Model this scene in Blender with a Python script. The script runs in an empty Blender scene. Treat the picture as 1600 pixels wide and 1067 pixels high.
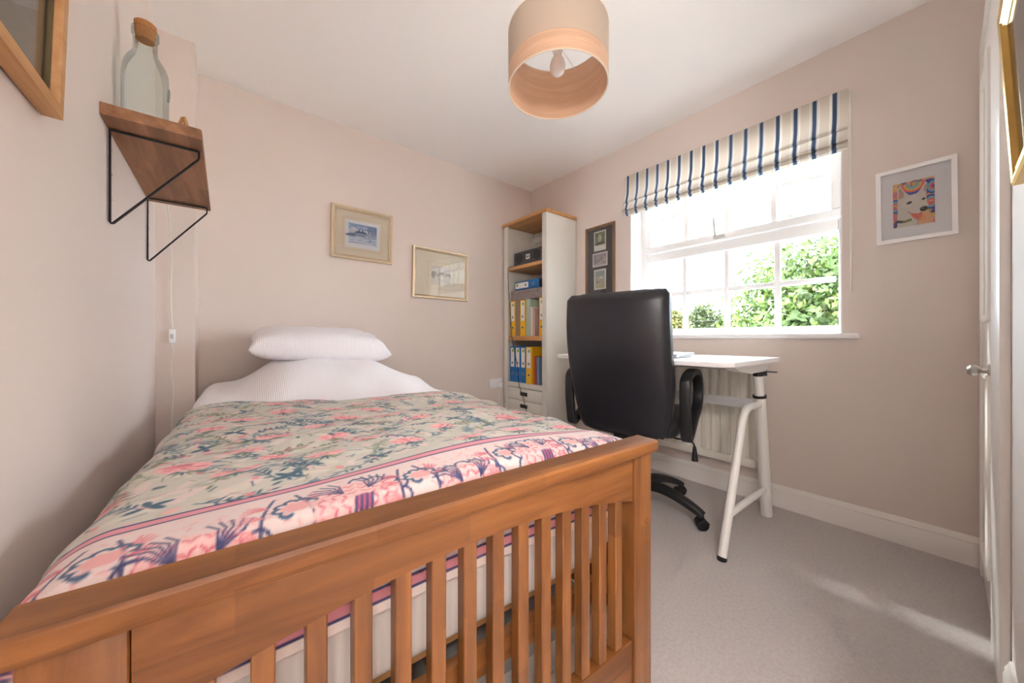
import bpy, bmesh, math, random
import numpy as np
from mathutils import Vector, Matrix

# ------------------------------------------------------------------ camera, world, sun, exposure
scene = bpy.context.scene
COL = scene.collection
CAMP = (0.256, 0.11, 0.933)
YAW = math.atan(448 / 550)
cam = bpy.data.cameras.new('camera')
cam.sensor_width = 36.0
cam.lens = 550 / 1600 * 36
cam.shift_y = -5.5 / 1600
cam.clip_start = 0.01
camo = bpy.data.objects.new('camera', cam)
COL.objects.link(camo)
camo.location = CAMP
camo.rotation_euler = (math.pi / 2, 0, -YAW)
scene.camera = camo

scene.view_settings.view_transform = 'Standard'
scene.view_settings.look = 'None'
scene.view_settings.gamma = 1.0
scene.view_settings.use_curve_mapping = False
scene.view_settings.exposure = 2.10
scene.cycles.max_bounces = 16
scene.cycles.diffuse_bounces = 10
scene.cycles.transparent_max_bounces = 24

SKY_STRENGTH = 6.0
world = bpy.data.worlds.new('world')
scene.world = world
world.use_nodes = True
wn, wl = world.node_tree.nodes, world.node_tree.links
wn.clear()
w_out = wn.new('ShaderNodeOutputWorld')
w_bg = wn.new('ShaderNodeBackground')
w_tc = wn.new('ShaderNodeTexCoord')
w_map = wn.new('ShaderNodeMapping')
w_map.inputs['Scale'].default_value = (2.2, 2.2, 7.0)
w_no = wn.new('ShaderNodeTexNoise')
w_no.inputs['Scale'].default_value = 1.6
w_no.inputs['Detail'].default_value = 7
w_no.inputs['Roughness'].default_value = 0.55
w_cr = wn.new('ShaderNodeValToRGB')
w_cr.color_ramp.elements[0].position = 0.38
w_cr.color_ramp.elements[0].color = (0.50, 0.60, 0.72, 1)
w_cr.color_ramp.elements[1].position = 0.56
w_cr.color_ramp.elements[1].color = (0.88, 0.93, 1.0, 1)
w_bg.inputs['Strength'].default_value = SKY_STRENGTH
wl.new(w_tc.outputs['Generated'], w_map.inputs['Vector'])
wl.new(w_map.outputs['Vector'], w_no.inputs['Vector'])
wl.new(w_no.outputs['Fac'], w_cr.inputs['Fac'])
wl.new(w_cr.outputs['Color'], w_bg.inputs['Color'])
wl.new(w_bg.outputs['Background'], w_out.inputs['Surface'])

sun = bpy.data.lights.new('sun', 'SUN')
sun.energy = 24.0
sun.angle = math.radians(5)
sun.color = (1.0, 0.98, 0.95)
suno = bpy.data.objects.new('sun', sun)
COL.objects.link(suno)
suno.rotation_euler = Vector((-0.83, -1.12, -1.4)).to_track_quat('-Z', 'Y').to_euler()

# window portal only guides sampling of the daylight
pl = bpy.data.lights.new('window_portal', 'AREA')
pl.shape = 'RECTANGLE'
pl.size = 1.12
pl.size_y = 1.24
pl.cycles.is_portal = True
plo = bpy.data.objects.new('window_portal', pl)
COL.objects.link(plo)
plo.location = (2.95, 1.02, 1.52)
plo.rotation_euler = Vector((-1, 0, 0)).to_track_quat('-Z', 'Z').to_euler()

# ------------------------------------------------------------------ helpers
def lin(c):
    out = []
    for v in c[:3]:
        v = v / 255.0
        out.append(v / 12.92 if v <= 0.04045 else ((v + 0.055) / 1.055) ** 2.4)
    return tuple(out) + (1.0,)

MATS = {}
def mat(name, col, rough=0.6, metal=0.0, var=None, bump=None, spec=0.5, emit=None, sheen=0.0, coat=0.0):
    if name in MATS:
        return MATS[name]
    m = bpy.data.materials.new(name)
    m.use_nodes = True
    n, l = m.node_tree.nodes, m.node_tree.links
    b = n['Principled BSDF']
    b.inputs['Base Color'].default_value = lin(col)
    b.inputs['Roughness'].default_value = rough
    b.inputs['Metallic'].default_value = metal
    b.inputs['Specular IOR Level'].default_value = spec
    b.inputs['Sheen Weight'].default_value = sheen
    b.inputs['Coat Weight'].default_value = coat
    tc = n.new('ShaderNodeTexCoord')
    if var:
        no = n.new('ShaderNodeTexNoise')
        no.inputs['Scale'].default_value = var[0]
        no.inputs['Detail'].default_value = 5
        mx = n.new('ShaderNodeMix')
        mx.data_type = 'RGBA'
        c = lin(col)
        k = var[1]
        mx.inputs['A'].default_value = (c[0] * (1 - k), c[1] * (1 - k), c[2] * (1 - k), 1)
        mx.inputs['B'].default_value = (min(1, c[0] * (1 + k)), min(1, c[1] * (1 + k)), min(1, c[2] * (1 + k)), 1)
        l.new(tc.outputs['Object'], no.inputs['Vector'])
        l.new(no.outputs['Fac'], mx.inputs['Factor'])
        l.new(mx.outputs['Result'], b.inputs['Base Color'])
    if bump:
        no2 = n.new('ShaderNodeTexNoise')
        no2.inputs['Scale'].default_value = bump[0]
        no2.inputs['Detail'].default_value = 4
        bp = n.new('ShaderNodeBump')
        bp.inputs['Strength'].default_value = bump[1]
        bp.inputs['Distance'].default_value = bump[2] if len(bump) > 2 else 0.002
        l.new(tc.outputs['Object'], no2.inputs['Vector'])
        l.new(no2.outputs['Fac'], bp.inputs['Height'])
        l.new(bp.outputs['Normal'], b.inputs['Normal'])
    if emit:
        b.inputs['Emission Color'].default_value = lin(emit[0])
        b.inputs['Emission Strength'].default_value = emit[1]
    MATS[name] = m
    return m

def wood(name, c1, c2, axis='X', scale=9.0, stretch=14.0, rough=0.4, coat=0.15, blocks=0.0):
    if name in MATS:
        return MATS[name]
    m = bpy.data.materials.new(name)
    m.use_nodes = True
    n, l = m.node_tree.nodes, m.node_tree.links
    b = n['Principled BSDF']
    b.inputs['Roughness'].default_value = rough
    b.inputs['Coat Weight'].default_value = coat
    b.inputs['Coat Roughness'].default_value = 0.3
    tc = n.new('ShaderNodeTexCoord')
    mp = n.new('ShaderNodeMapping')
    s = [scale, scale, scale]
    s['XYZ'.index(axis)] = scale / stretch
    mp.inputs['Scale'].default_value = s
    no = n.new('ShaderNodeTexNoise')
    no.inputs['Scale'].default_value = 3.0
    no.inputs['Detail'].default_value = 8
    no.inputs['Roughness'].default_value = 0.62
    no.inputs['Distortion'].default_value = 0.6
    cr = n.new('ShaderNodeValToRGB')
    cr.color_ramp.elements[0].position = 0.30
    cr.color_ramp.elements[0].color = lin(c1)
    cr.color_ramp.elements[1].position = 0.70
    cr.color_ramp.elements[1].color = lin(c2)
    l.new(tc.outputs['Object'], mp.inputs['Vector'])
    l.new(mp.outputs['Vector'], no.inputs['Vector'])
    l.new(no.outputs['Fac'], cr.inputs['Fac'])
    out = cr.outputs['Color']
    if blocks:
        no2 = n.new('ShaderNodeTexNoise')
        no2.inputs['Scale'].default_value = 0.8
        no2.inputs['Detail'].default_value = 2
        mx = n.new('ShaderNodeMix')
        mx.data_type = 'RGBA'
        mx.blend_type = 'MULTIPLY'
        mx.inputs['B'].default_value = (1 - blocks, 1 - blocks * 1.2, 1 - blocks * 1.3, 1)
        l.new(mp.outputs['Vector'], no2.inputs['Vector'])
        l.new(no2.outputs['Fac'], mx.inputs['Factor'])
        l.new(out, mx.inputs['A'])
        out = mx.outputs['Result']
    if blocks:
        sp = n.new('ShaderNodeSeparateXYZ')
        ad = n.new('ShaderNodeMath')
        cb = n.new('ShaderNodeCombineXYZ')
        bk = n.new('ShaderNodeTexBrick')
        bk.inputs['Color1'].default_value = (1.12, 1.10, 1.06, 1)
        bk.inputs['Color2'].default_value = (0.66, 0.62, 0.58, 1)
        bk.inputs['Scale'].default_value = 1.0
        bk.inputs['Mortar Size'].default_value = 0.0
        bk.inputs['Brick Width'].default_value = 0.31
        bk.inputs['Row Height'].default_value = 0.043
        mm = n.new('ShaderNodeMix')
        mm.data_type = 'RGBA'
        mm.blend_type = 'MULTIPLY'
        mm.inputs['Factor'].default_value = 0.75
        l.new(tc.outputs['Object'], sp.inputs['Vector'])
        oth = [c_ for c_ in 'XYZ' if c_ != axis]
        l.new(sp.outputs[oth[0]], ad.inputs[0])
        l.new(sp.outputs[oth[1]], ad.inputs[1])
        l.new(sp.outputs[axis], cb.inputs['X'])
        l.new(ad.outputs['Value'], cb.inputs['Y'])
        l.new(cb.outputs['Vector'], bk.inputs['Vector'])
        l.new(out, mm.inputs['A'])
        l.new(bk.outputs['Color'], mm.inputs['B'])
        out = mm.outputs['Result']
    l.new(out, b.inputs['Base Color'])
    bp = n.new('ShaderNodeBump')
    bp.inputs['Strength'].default_value = 0.12
    bp.inputs['Distance'].default_value = 0.001
    l.new(no.outputs['Fac'], bp.inputs['Height'])
    l.new(bp.outputs['Normal'], b.inputs['Normal'])
    MATS[name] = m
    return m

def thin_glass(name, tint=(255, 255, 255), boost=1.0, rough=0.0, edge=None):
    if name in MATS:
        return MATS[name]
    m = bpy.data.materials.new(name)
    m.use_nodes = True
    n, l = m.node_tree.nodes, m.node_tree.links
    n.clear()
    o = n.new('ShaderNodeOutputMaterial')
    tr = n.new('ShaderNodeBsdfTransparent')
    tr.inputs['Color'].default_value = lin(tint)
    gl = n.new('ShaderNodeBsdfGlossy')
    gl.inputs['Roughness'].default_value = rough
    fr = n.new('ShaderNodeFresnel')
    fr.inputs['IOR'].default_value = 1.45
    mu = n.new('ShaderNodeMath')
    mu.operation = 'MULTIPLY'
    mu.use_clamp = True
    mu.inputs[1].default_value = boost
    mx = n.new('ShaderNodeMixShader')
    l.new(fr.outputs['Fac'], mu.inputs[0])
    l.new(mu.outputs['Value'], mx.inputs['Fac'])
    l.new(tr.outputs['BSDF'], mx.inputs[1])
    l.new(gl.outputs['BSDF'], mx.inputs[2])
    l.new(mx.outputs['Shader'], o.inputs['Surface'])
    MATS[name] = m
    return m

def vcol_mat(name, rough=0.7, ribs=None, sheen=0.0, noise=None):
    if name in MATS:
        return MATS[name]
    m = bpy.data.materials.new(name)
    m.use_nodes = True
    n, l = m.node_tree.nodes, m.node_tree.links
    b = n['Principled BSDF']
    b.inputs['Roughness'].default_value = rough
    b.inputs['Sheen Weight'].default_value = sheen
    at = n.new('ShaderNodeAttribute')
    at.attribute_name = 'print'
    l.new(at.outputs['Color'], b.inputs['Base Color'])
    if noise:
        tc = n.new('ShaderNodeTexCoord')
        no = n.new('ShaderNodeTexNoise')
        no.inputs['Scale'].default_value = noise[0]
        bp = n.new('ShaderNodeBump')
        bp.inputs['Strength'].default_value = noise[1]
        bp.inputs['Distance'].default_value = 0.002
        l.new(tc.outputs['Object'], no.inputs['Vector'])
        l.new(no.outputs['Fac'], bp.inputs['Height'])
        l.new(bp.outputs['Normal'], b.inputs['Normal'])
    MATS[name] = m
    return m

def rib_mat(name, col, pitch, axis='X', rough=0.8, strength=0.5):
    """woven cloth with fine ribs"""
    m = bpy.data.materials.new(name)
    m.use_nodes = True
    n, l = m.node_tree.nodes, m.node_tree.links
    b = n['Principled BSDF']
    b.inputs['Base Color'].default_value = lin(col)
    b.inputs['Roughness'].default_value = rough
    b.inputs['Sheen Weight'].default_value = 0.15
    tc = n.new('ShaderNodeTexCoord')
    wv = n.new('ShaderNodeTexWave')
    wv.bands_direction = axis
    wv.inputs['Scale'].default_value = 0.314 / pitch
    wv.inputs['Distortion'].default_value = 0.4
    bp = n.new('ShaderNodeBump')
    bp.inputs['Strength'].default_value = strength
    bp.inputs['Distance'].default_value = 0.0025
    l.new(tc.outputs['Object'], wv.inputs['Vector'])
    l.new(wv.outputs['Fac'], bp.inputs['Height'])
    l.new(bp.outputs['Normal'], b.inputs['Normal'])
    mx = n.new('ShaderNodeMix')
    mx.data_type = 'RGBA'
    c = lin(col)
    mx.inputs['A'].default_value = (c[0] * .93, c[1] * .93, c[2] * .94, 1)
    mx.inputs['B'].default_value = c
    l.new(wv.outputs['Fac'], mx.inputs['Factor'])
    l.new(mx.outputs['Result'], b.inputs['Base Color'])
    return m

def link(o, parent=None):
    COL.objects.link(o)
    if parent is not None:
        o.parent = parent
    return o

def obj(name, bm, m, parent=None, smooth=35, kind=None, label=None, recalc=True):
    if recalc:
        bmesh.ops.recalc_face_normals(bm, faces=bm.faces[:])
    lim = math.radians(smooth)
    for fc in bm.faces:
        fc.smooth = True
    for e in bm.edges:
        if len(e.link_faces) == 2:
            e.smooth = e.calc_face_angle(0) < lim
        else:
            e.smooth = True
    me = bpy.data.meshes.new(name)
    bm.to_mesh(me)
    bm.free()
    me.materials.append(m)
    o = bpy.data.objects.new(name, me)
    link(o, parent)
    if kind:
        o['kind'] = kind
    if label:
        o['label'] = label
    return o

def tag(o, label, cat, group=None):
    o['label'] = label
    o['category'] = cat
    if group:
        o['group'] = group
    return o

def thing(name, label, cat, loc=(0, 0, 0), rotz=0.0, group=None, rot=None):
    o = bpy.data.objects.new(name, None)
    o.empty_display_size = 0.05
    link(o)
    o.location = loc
    o.rotation_euler = rot if rot else (0, 0, rotz)
    return tag(o, label, cat, group)

def struct(name, bm, m, parent=None, smooth=35):
    o = obj(name, bm, m, parent, smooth)
    if parent is None:
        o['kind'] = 'structure'
    return o

def nb():
    return bmesh.new()

def merge(bm, t):
    me = bpy.data.meshes.new('tmp')
    t.to_mesh(me)
    t.free()
    bm.from_mesh(me)
    bpy.data.meshes.remove(me)

def box(bm, a, b, bev=0.0, seg=2, mtx=None):
    t = bmesh.new()
    bmesh.ops.create_cube(t, size=1.0)
    for v in t.verts:
        v.co = Vector([(a[i] + b[i]) / 2 + v.co[i] * (b[i] - a[i]) for i in range(3)])
    if bev > 0:
        bmesh.ops.bevel(t, geom=t.edges[:], offset=bev, segments=seg, profile=0.5, affect='EDGES')
    if mtx is not None:
        bmesh.ops.transform(t, matrix=mtx, verts=t.verts[:])
    merge(bm, t)
    return bm

def bx(a, b, bev=0.0, seg=2, mtx=None):
    return box(nb(), a, b, bev, seg, mtx)

def tube(bm, pts, r, seg=10, closed=False, caps=True):
    pts = [Vector(p) for p in pts]
    n = len(pts)
    rr = r if isinstance(r, (list, tuple)) else [r] * n
    rings = []
    prev = None
    for i in range(n):
        if closed:
            t = (pts[(i + 1) % n] - pts[i - 1]).normalized()
        elif i == 0:
            t = (pts[1] - pts[0]).normalized()
        elif i == n - 1:
            t = (pts[-1] - pts[-2]).normalized()
        else:
            t = ((pts[i + 1] - pts[i]).normalized() + (pts[i] - pts[i - 1]).normalized()).normalized()
        if prev is None:
            up = Vector((0, 0, 1)) if abs(t.z) < 0.9 else Vector((1, 0, 0))
            s = t.cross(up).normalized()
        else:
            s = (prev - t * prev.dot(t)).normalized()
        prev = s
        w = t.cross(s)
        rings.append([bm.verts.new(pts[i] + (s * math.cos(2 * math.pi * k / seg) + w * math.sin(2 * math.pi * k / seg)) * rr[i]) for k in range(seg)])
    for i in range(n if closed else n - 1):
        a, b = rings[i], rings[(i + 1) % n]
        for k in range(seg):
            bm.faces.new((a[k], a[(k + 1) % seg], b[(k + 1) % seg], b[k]))
    if caps and not closed:
        bm.faces.new(rings[0][::-1])
        bm.faces.new(rings[-1])
    return bm

def sweep(bm, pts, side, sec, closed=False):
    """sweep a 2D section (a along side axis, b along normal) along pts"""
    pts = [Vector(p) for p in pts]
    side = Vector(side).normalized()
    n = len(pts)
    rings = []
    for i in range(n):
        if closed:
            t = (pts[(i + 1) % n] - pts[i - 1]).normalized()
        elif i == 0:
            t = (pts[1] - pts[0]).normalized()
        elif i == n - 1:
            t = (pts[-1] - pts[-2]).normalized()
        else:
            t = (pts[i + 1] - pts[i - 1]).normalized()
        nn = t.cross(side).normalized()
        s_ = sec(i / (n - 1)) if callable(sec) else sec
        rings.append([bm.verts.new(pts[i] + side * a + nn * b) for a, b in s_])
    m = len(rings[0])
    for i in range(n if closed else n - 1):
        a, b = rings[i], rings[(i + 1) % n]
        for k in range(m):
            bm.faces.new((a[k], a[(k + 1) % m], b[(k + 1) % m], b[k]))
    if not closed:
        bm.faces.new(rings[0][::-1])
        bm.faces.new(rings[-1])
    return bm

def rrect(w, h, r, n=4):
    out = []
    for cx, cy, a0 in ((w - r, h - r, 0), (-w + r, h - r, 90), (-w + r, -h + r, 180), (w - r, -h + r, 270)):
        for k in range(n + 1):
            a = math.radians(a0 + 90 * k / n)
            out.append((cx + r * math.cos(a), cy + r * math.sin(a)))
    return out

def lathe(bm, prof, seg=24, c=(0, 0, 0), cap0=True, cap1=True):
    rings = []
    for r, z in prof:
        rings.append([bm.verts.new((c[0] + r * math.cos(2 * math.pi * k / seg), c[1] + r * math.sin(2 * math.pi * k / seg), c[2] + z)) for k in range(seg)])
    for i in range(len(prof) - 1):
        a, b = rings[i], rings[i + 1]
        for k in range(seg):
            bm.faces.new((a[k], a[(k + 1) % seg], b[(k + 1) % seg], b[k]))
    if cap0:
        bm.faces.new(rings[0][::-1])
    if cap1:
        bm.faces.new(rings[-1])
    return bm

def prism(bm, poly, f0, f1):
    """f0, f1 map a 2D point to 3D on the two end planes"""
    a = [bm.verts.new(f0(*p)) for p in poly]
    b = [bm.verts.new(f1(*p)) for p in poly]
    n = len(poly)
    bm.faces.new(a[::-1])
    bm.faces.new(b)
    for k in range(n):
        bm.faces.new((a[k], a[(k + 1) % n], b[(k + 1) % n], b[k]))
    return bm

def ring_frame(bm, w, h, prof):
    """mitred picture frame, outer w x h centred, profile [(inset, y)], closed loop"""
    loops = []
    for ins, y in prof:
        hw, hh = w / 2 - ins, h / 2 - ins
        loops.append([bm.verts.new(p) for p in ((-hw, y, -hh), (hw, y, -hh), (hw, y, hh), (-hw, y, hh))])
    m = len(loops)
    for i in range(m):
        a, b = loops[i], loops[(i + 1) % m]
        for k in range(4):
            bm.faces.new((a[k], a[(k + 1) % 4], b[(k + 1) % 4], b[k]))
    return bm

def grid_mesh(name, P, m, parent=None, cols=None, smooth=True, kind=None):
    """P: (ny,nx,3) vertices; cols sRGB 0..1 (ny,nx,3)"""
    ny, nx = P.shape[:2]
    me = bpy.data.meshes.new(name)
    V = P.reshape(-1, 3)
    idx = np.arange(ny * nx).reshape(ny, nx)
    F = np.stack([idx[:-1, :-1], idx[:-1, 1:], idx[1:, 1:], idx[1:, :-1]], -1).reshape(-1, 4)
    me.vertices.add(len(V))
    me.vertices.foreach_set('co', V.astype(np.float32).ravel())
    me.loops.add(F.size)
    me.loops.foreach_set('vertex_index', F.astype(np.int32).ravel())
    me.polygons.add(len(F))
    me.polygons.foreach_set('loop_start', (np.arange(len(F)) * 4).astype(np.int32))
    me.polygons.foreach_set('loop_total', np.full(len(F), 4, np.int32))
    me.update(calc_edges=True)
    if smooth:
        me.polygons.foreach_set('use_smooth', np.ones(len(F), bool))
    if cols is not None:
        c = np.clip(cols.reshape(-1, 3), 0, 1)
        c = np.where(c <= 0.04045, c / 12.92, ((c + 0.055) / 1.055) ** 2.4)
        at = me.color_attributes.new('print', 'FLOAT_COLOR', 'POINT')
        at.data.foreach_set('color', np.concatenate([c, np.ones((len(c), 1))], 1).astype(np.float32).ravel())
    me.materials.append(m)
    o = bpy.data.objects.new(name, me)
    link(o, parent)
    if kind:
        o['kind'] = kind
    return o

class Canvas:
    """tiny painter used for printed cloth and pictures"""
    def __init__(s, w, h, res, bg):
        s.nx, s.ny = int(round(w / res)) + 1, int(round(h / res)) + 1
        s.w, s.h = w, h
        s.X = np.linspace(0, w, s.nx)
        s.Y = np.linspace(0, h, s.ny)
        s.res = res
        s.A = np.empty((s.ny, s.nx, 3))
        s.A[:] = np.array(bg) / 255.0
    def win(s, x0, x1, y0, y1):
        i0 = max(0, int(x0 / s.w * (s.nx - 1)) - 1); i1 = min(s.nx, int(x1 / s.w * (s.nx - 1)) + 3)
        j0 = max(0, int(y0 / s.h * (s.ny - 1)) - 1); j1 = min(s.ny, int(y1 / s.h * (s.ny - 1)) + 3)
        if i0 >= i1 or j0 >= j1:
            return None
        XX, YY = np.meshgrid(s.X[i0:i1], s.Y[j0:j1])
        return (slice(j0, j1), slice(i0, i1)), XX, YY
    def put(s, sl, a, col):
        a = np.clip(a, 0, 1)[..., None]
        s.A[sl] = s.A[sl] * (1 - a) + a * (np.array(col) / 255.0)
    def ell(s, cx, cy, rx, ry, rot=0, col=(0, 0, 0), op=1.0, scal=0, amp=0.0, soft=None):
        R = max(rx, ry) * (1 + amp) + 3 * s.res
        w = s.win(cx - R, cx + R, cy - R, cy + R)
        if not w: return
        sl, X, Y = w
        c, d = math.cos(rot), math.sin(rot)
        x = ((X - cx) * c + (Y - cy) * d) / rx
        y = (-(X - cx) * d + (Y - cy) * c) / ry
        r = np.sqrt(x * x + y * y) + 1e-9
        lim = 1 + (amp * np.abs(np.cos(np.arctan2(y, x) * scal / 2)) if scal else 0)
        s.put(sl, (lim - r) * min(rx, ry) / (soft or s.res) + 0.5, [*col]) if op >= 1 else s.put(sl, np.clip((lim - r) * min(rx, ry) / (soft or s.res) + 0.5, 0, 1) * op, col)
    def line(s, pts, wd, col, op=1.0):
        for (x0, y0), (x1, y1) in zip(pts[:-1], pts[1:]):
            w = s.win(min(x0, x1) - wd - 2 * s.res, max(x0, x1) + wd + 2 * s.res, min(y0, y1) - wd - 2 * s.res, max(y0, y1) + wd + 2 * s.res)
            if not w: continue
            sl, X, Y = w
            dx, dy = x1 - x0, y1 - y0
            L = dx * dx + dy * dy + 1e-12
            t = np.clip(((X - x0) * dx + (Y - y0) * dy) / L, 0, 1)
            d = np.hypot(X - x0 - t * dx, Y - y0 - t * dy)
            s.put(sl, np.clip((wd / 2 - d) / s.res + 0.5, 0, 1) * op, col)
    def rect(s, x0, x1, y0, y1, col, op=1.0):
        m = ((s.X >= x0) & (s.X <= x1))[None, :] & ((s.Y >= y0) & (s.Y <= y1))[:, None]
        s.A[m] = s.A[m] * (1 - op) + op * np.array(col) / 255.0
    def poly(s, pts, col, op=1.0):
        xs = [p[0] for p in pts]; ys = [p[1] for p in pts]
        w = s.win(min(xs), max(xs), min(ys), max(ys))
        if not w: return
        sl, X, Y = w
        ins = np.zeros(X.shape, bool)
        n = len(pts)
        for i in range(n):
            x0, y0 = pts[i]; x1, y1 = pts[(i + 1) % n]
            if y0 == y1: continue
            c = ((y0 > Y) != (y1 > Y)) & (X < (x1 - x0) * (Y - y0) / (y1 - y0) + x0)
            ins ^= c
        s.put(sl, ins * op, col)

def sheet(name, cv, parent, x0, z0, y, m):
    XX, ZZ = np.meshgrid(cv.X + x0, cv.Y + z0)
    return grid_mesh(name, np.stack([XX, np.full_like(XX, y), ZZ], -1), m, parent, cv.A, smooth=False)

def SM(x):
    x = np.clip(x, 0, 1)
    return x * x * (3 - 2 * x)

rnd = random.Random(7)

# ------------------------------------------------------------------ materials
WALL = mat('wall_paint', (225, 213, 206), 0.85, bump=(220, 0.06, 0.001))
CEIL = mat('ceiling_paint', (249, 247, 246), 0.9)
TRIM = mat('white_gloss_paint', (240, 236, 232), 0.35)
WHITEW = mat('white_wall_paint', (240, 236, 233), 0.8)
UPVC = mat('white_upvc', (244, 244, 245), 0.3)
CARPET = mat('grey_carpet', (198, 190, 187), 0.95, var=(95, 0.22), bump=(420, 0.7, 0.006), sheen=0.25)
OAKBED = wood('honey_wood_across', (112, 67, 29), (174, 116, 60), 'X', 8, 10, 0.45, 0.08, 0.4)
OAKBEDZ = wood('honey_wood_upright', (112, 67, 29), (174, 116, 60), 'Z', 8, 10, 0.36, 0.3, 0.3)
OAKBEDY = wood('honey_wood_lengthwise', (112, 67, 29), (174, 116, 60), 'Y', 8, 10, 0.36, 0.3, 0.3)
OAK = wood('natural_oak', (176, 124, 72), (208, 160, 106), 'X', 9, 12, 0.5, 0.05)
OAKY = wood('oak_board', (176, 122, 68), (212, 162, 106), 'Y', 9, 12, 0.5, 0.05)
RUSTIC = wood('rustic_pine', (134, 92, 62), (186, 140, 104), 'Y', 7, 9, 0.6, 0.0, 0.3)
BLACKM = mat('black_metal', (34, 32, 32), 0.45, 0.6)
BLACKP = mat('black_plastic', (32, 32, 34), 0.42)
LEATHER = mat('black_leather', (33, 33, 39), 0.38, bump=(260, 0.12, 0.001))
WHITEM = mat('white_metal', (238, 236, 232), 0.35)
GREYM = mat('pale_grey_metal', (196, 194, 194), 0.4)
RADW = mat('radiator_enamel', (236, 232, 222), 0.35)
CHROME = mat('brushed_nickel', (200, 196, 190), 0.28, 1.0)
GOLD = mat('gold_leaf', (206, 168, 92), 0.3, 1.0, var=(40, 0.15))
CHAMP = mat('champagne_gilt', (222, 204, 176), 0.36, 0.65, var=(60, 0.12))
BOARD = mat('ivory_mount', (236, 224, 204), 0.9)
BOARDW = mat('white_mount', (246, 246, 250), 0.9)
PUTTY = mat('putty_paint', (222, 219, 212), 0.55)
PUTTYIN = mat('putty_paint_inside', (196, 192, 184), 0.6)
GLASS = thin_glass('window_glass', (250, 253, 252), 0.9)
PICG = thin_glass('picture_glass', (252, 252, 252), 0.8)
PRINT = vcol_mat('printed_paper', 0.75)

# ------------------------------------------------------------------ the room
W, L, HT = 2.636, 2.73, 2.40
struct('floor', bx((-0.62, -1.35, -0.12), (2.95, 2.95, 0.0)), CARPET)
struct('ceiling', bx((-0.62, -1.35, HT), (2.95, 2.95, HT + 0.2)), CEIL)
struct('wall_left', bx((-0.2, 0.0, 0), (0, L, HT)), WALL)
struct('wall_far', bx((-0.2, L, 0), (2.95, L + 0.2, HT)), WALL)
struct('wall_boxing', bx((0.0, 2.465, 0), (0.139, L, HT)), WALL)
OY0, OY1, OZ0, OZ1 = 0.43, 1.612, 0.93, 2.08
b = nb()
box(b, (W, -0.2, 0), (2.95, OY0, HT))
box(b, (W, OY1, 0), (2.95, L, HT))
box(b, (W, OY0, 0), (2.95, OY1, OZ0))
box(b, (W, OY0, OZ1), (2.95, OY1, HT))
struct('wall_window', b, WALL)
# wall beside the camera, with an unseen doorway added to let fill light in
DX0, DX1, DZ = 0.06, 0.98, 2.04
b = nb()
box(b, (-0.2, -0.12, 0), (DX0, 0, HT))
box(b, (DX1, -0.12, 0), (W, 0, HT))
box(b, (DX0, -0.12, DZ), (DX1, 0, HT))
struct('wall_right', b, WHITEW)
# unseen landing, added to hold the fill light
struct('wall_added_landing_left', bx((-0.62, -1.35, 0), (-0.5, -0.12, HT)), WHITEW)
struct('wall_added_landing_right', bx((1.7, -1.35, 0), (1.82, -0.12, HT)), WHITEW)
struct('wall_added_landing_back', bx((-0.62, -1.47, 0), (1.82, -1.35, HT)), WHITEW)
struct('wall_added_landing_end', bx((-0.62, -0.12, 0), (-0.2, 0.0, HT)), WHITEW)

# window reveal lining (white)
b = nb()
box(b, (W + 0.001, OY0, OZ0), (2.80, OY0 + 0.006, OZ1))
box(b, (W + 0.001, OY1 - 0.006, OZ0), (2.80, OY1, OZ1))
box(b, (W + 0.001, OY0, OZ1 - 0.006), (2.80, OY1, OZ1))
struct('trim_1', b, mat('reveal_paint', (245, 243, 242), 0.7))

# skirting boards
def skirting(name, p0, p1, inward):
    """moulded skirting between two floor points, inward = unit normal into the room"""
    p0, p1, n = Vector((*p0, 0)), Vector((*p1, 0)), Vector((*inward, 0))
    prof = [(0, 0), (0.016, 0), (0.016, 0.082), (0.013, 0.090), (0.014, 0.098), (0.009, 0.108), (0.006, 0.118), (0, 0.120)]
    bm = nb()
    prism(bm, prof, lambda d, z: p0 + n * d + Vector((0, 0, z)), lambda d, z: p1 + n * d + Vector((0, 0, z)))
    return struct(name, bm, TRIM, smooth=25)
skirting('baseboard_window', (W, 0.02), (W, L), (-1, 0))
skirting('baseboard_far', (0.139, L), (W, L), (0, -1))
skirting('baseboard_left', (0, 0.0), (0, 2.465), (1, 0))
skirting('baseboard_boxing', (0.0, 2.465), (0.139, 2.465), (0, -1))
skirting('baseboard_right', (1.06, 0.0), (1.79, 0.0), (0, 1))

# casing of the added doorway and cupboard door near the window wall
b = nb()
box(b, (DX0 - 0.05, 0.0, 0), (DX0 + 0.005, 0.014, DZ + 0.06), 0.004)
box(b, (DX1 - 0.005, 0.0, 0), (DX1 + 0.07, 0.014, DZ + 0.06), 0.004)
box(b, (DX0 + 0.006, 0.0, DZ - 0.005), (DX1 - 0.006, 0.014, DZ + 0.06), 0.004)
struct('trim_2', b, TRIM)
b = nb()
box(b, (2.545, 0.0, 0), (2.615, 0.020, 2.10), 0.005)
box(b, (1.83, 0.0, 0), (2.08, 0.020, 2.10), 0.005)
box(b, (2.081, 0.0, 2.03), (2.544, 0.020, 2.10), 0.005)
struct('trim_3', b, TRIM)
door = bpy.data.objects.new('door_1', None)
link(door)
door['kind'] = 'structure'
door.location = (2.085, 0.002, 0.01)
obj('door_slab', bx((0, 0, 0), (0.455, 0.012, 2.015), 0.003), TRIM, door)
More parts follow.
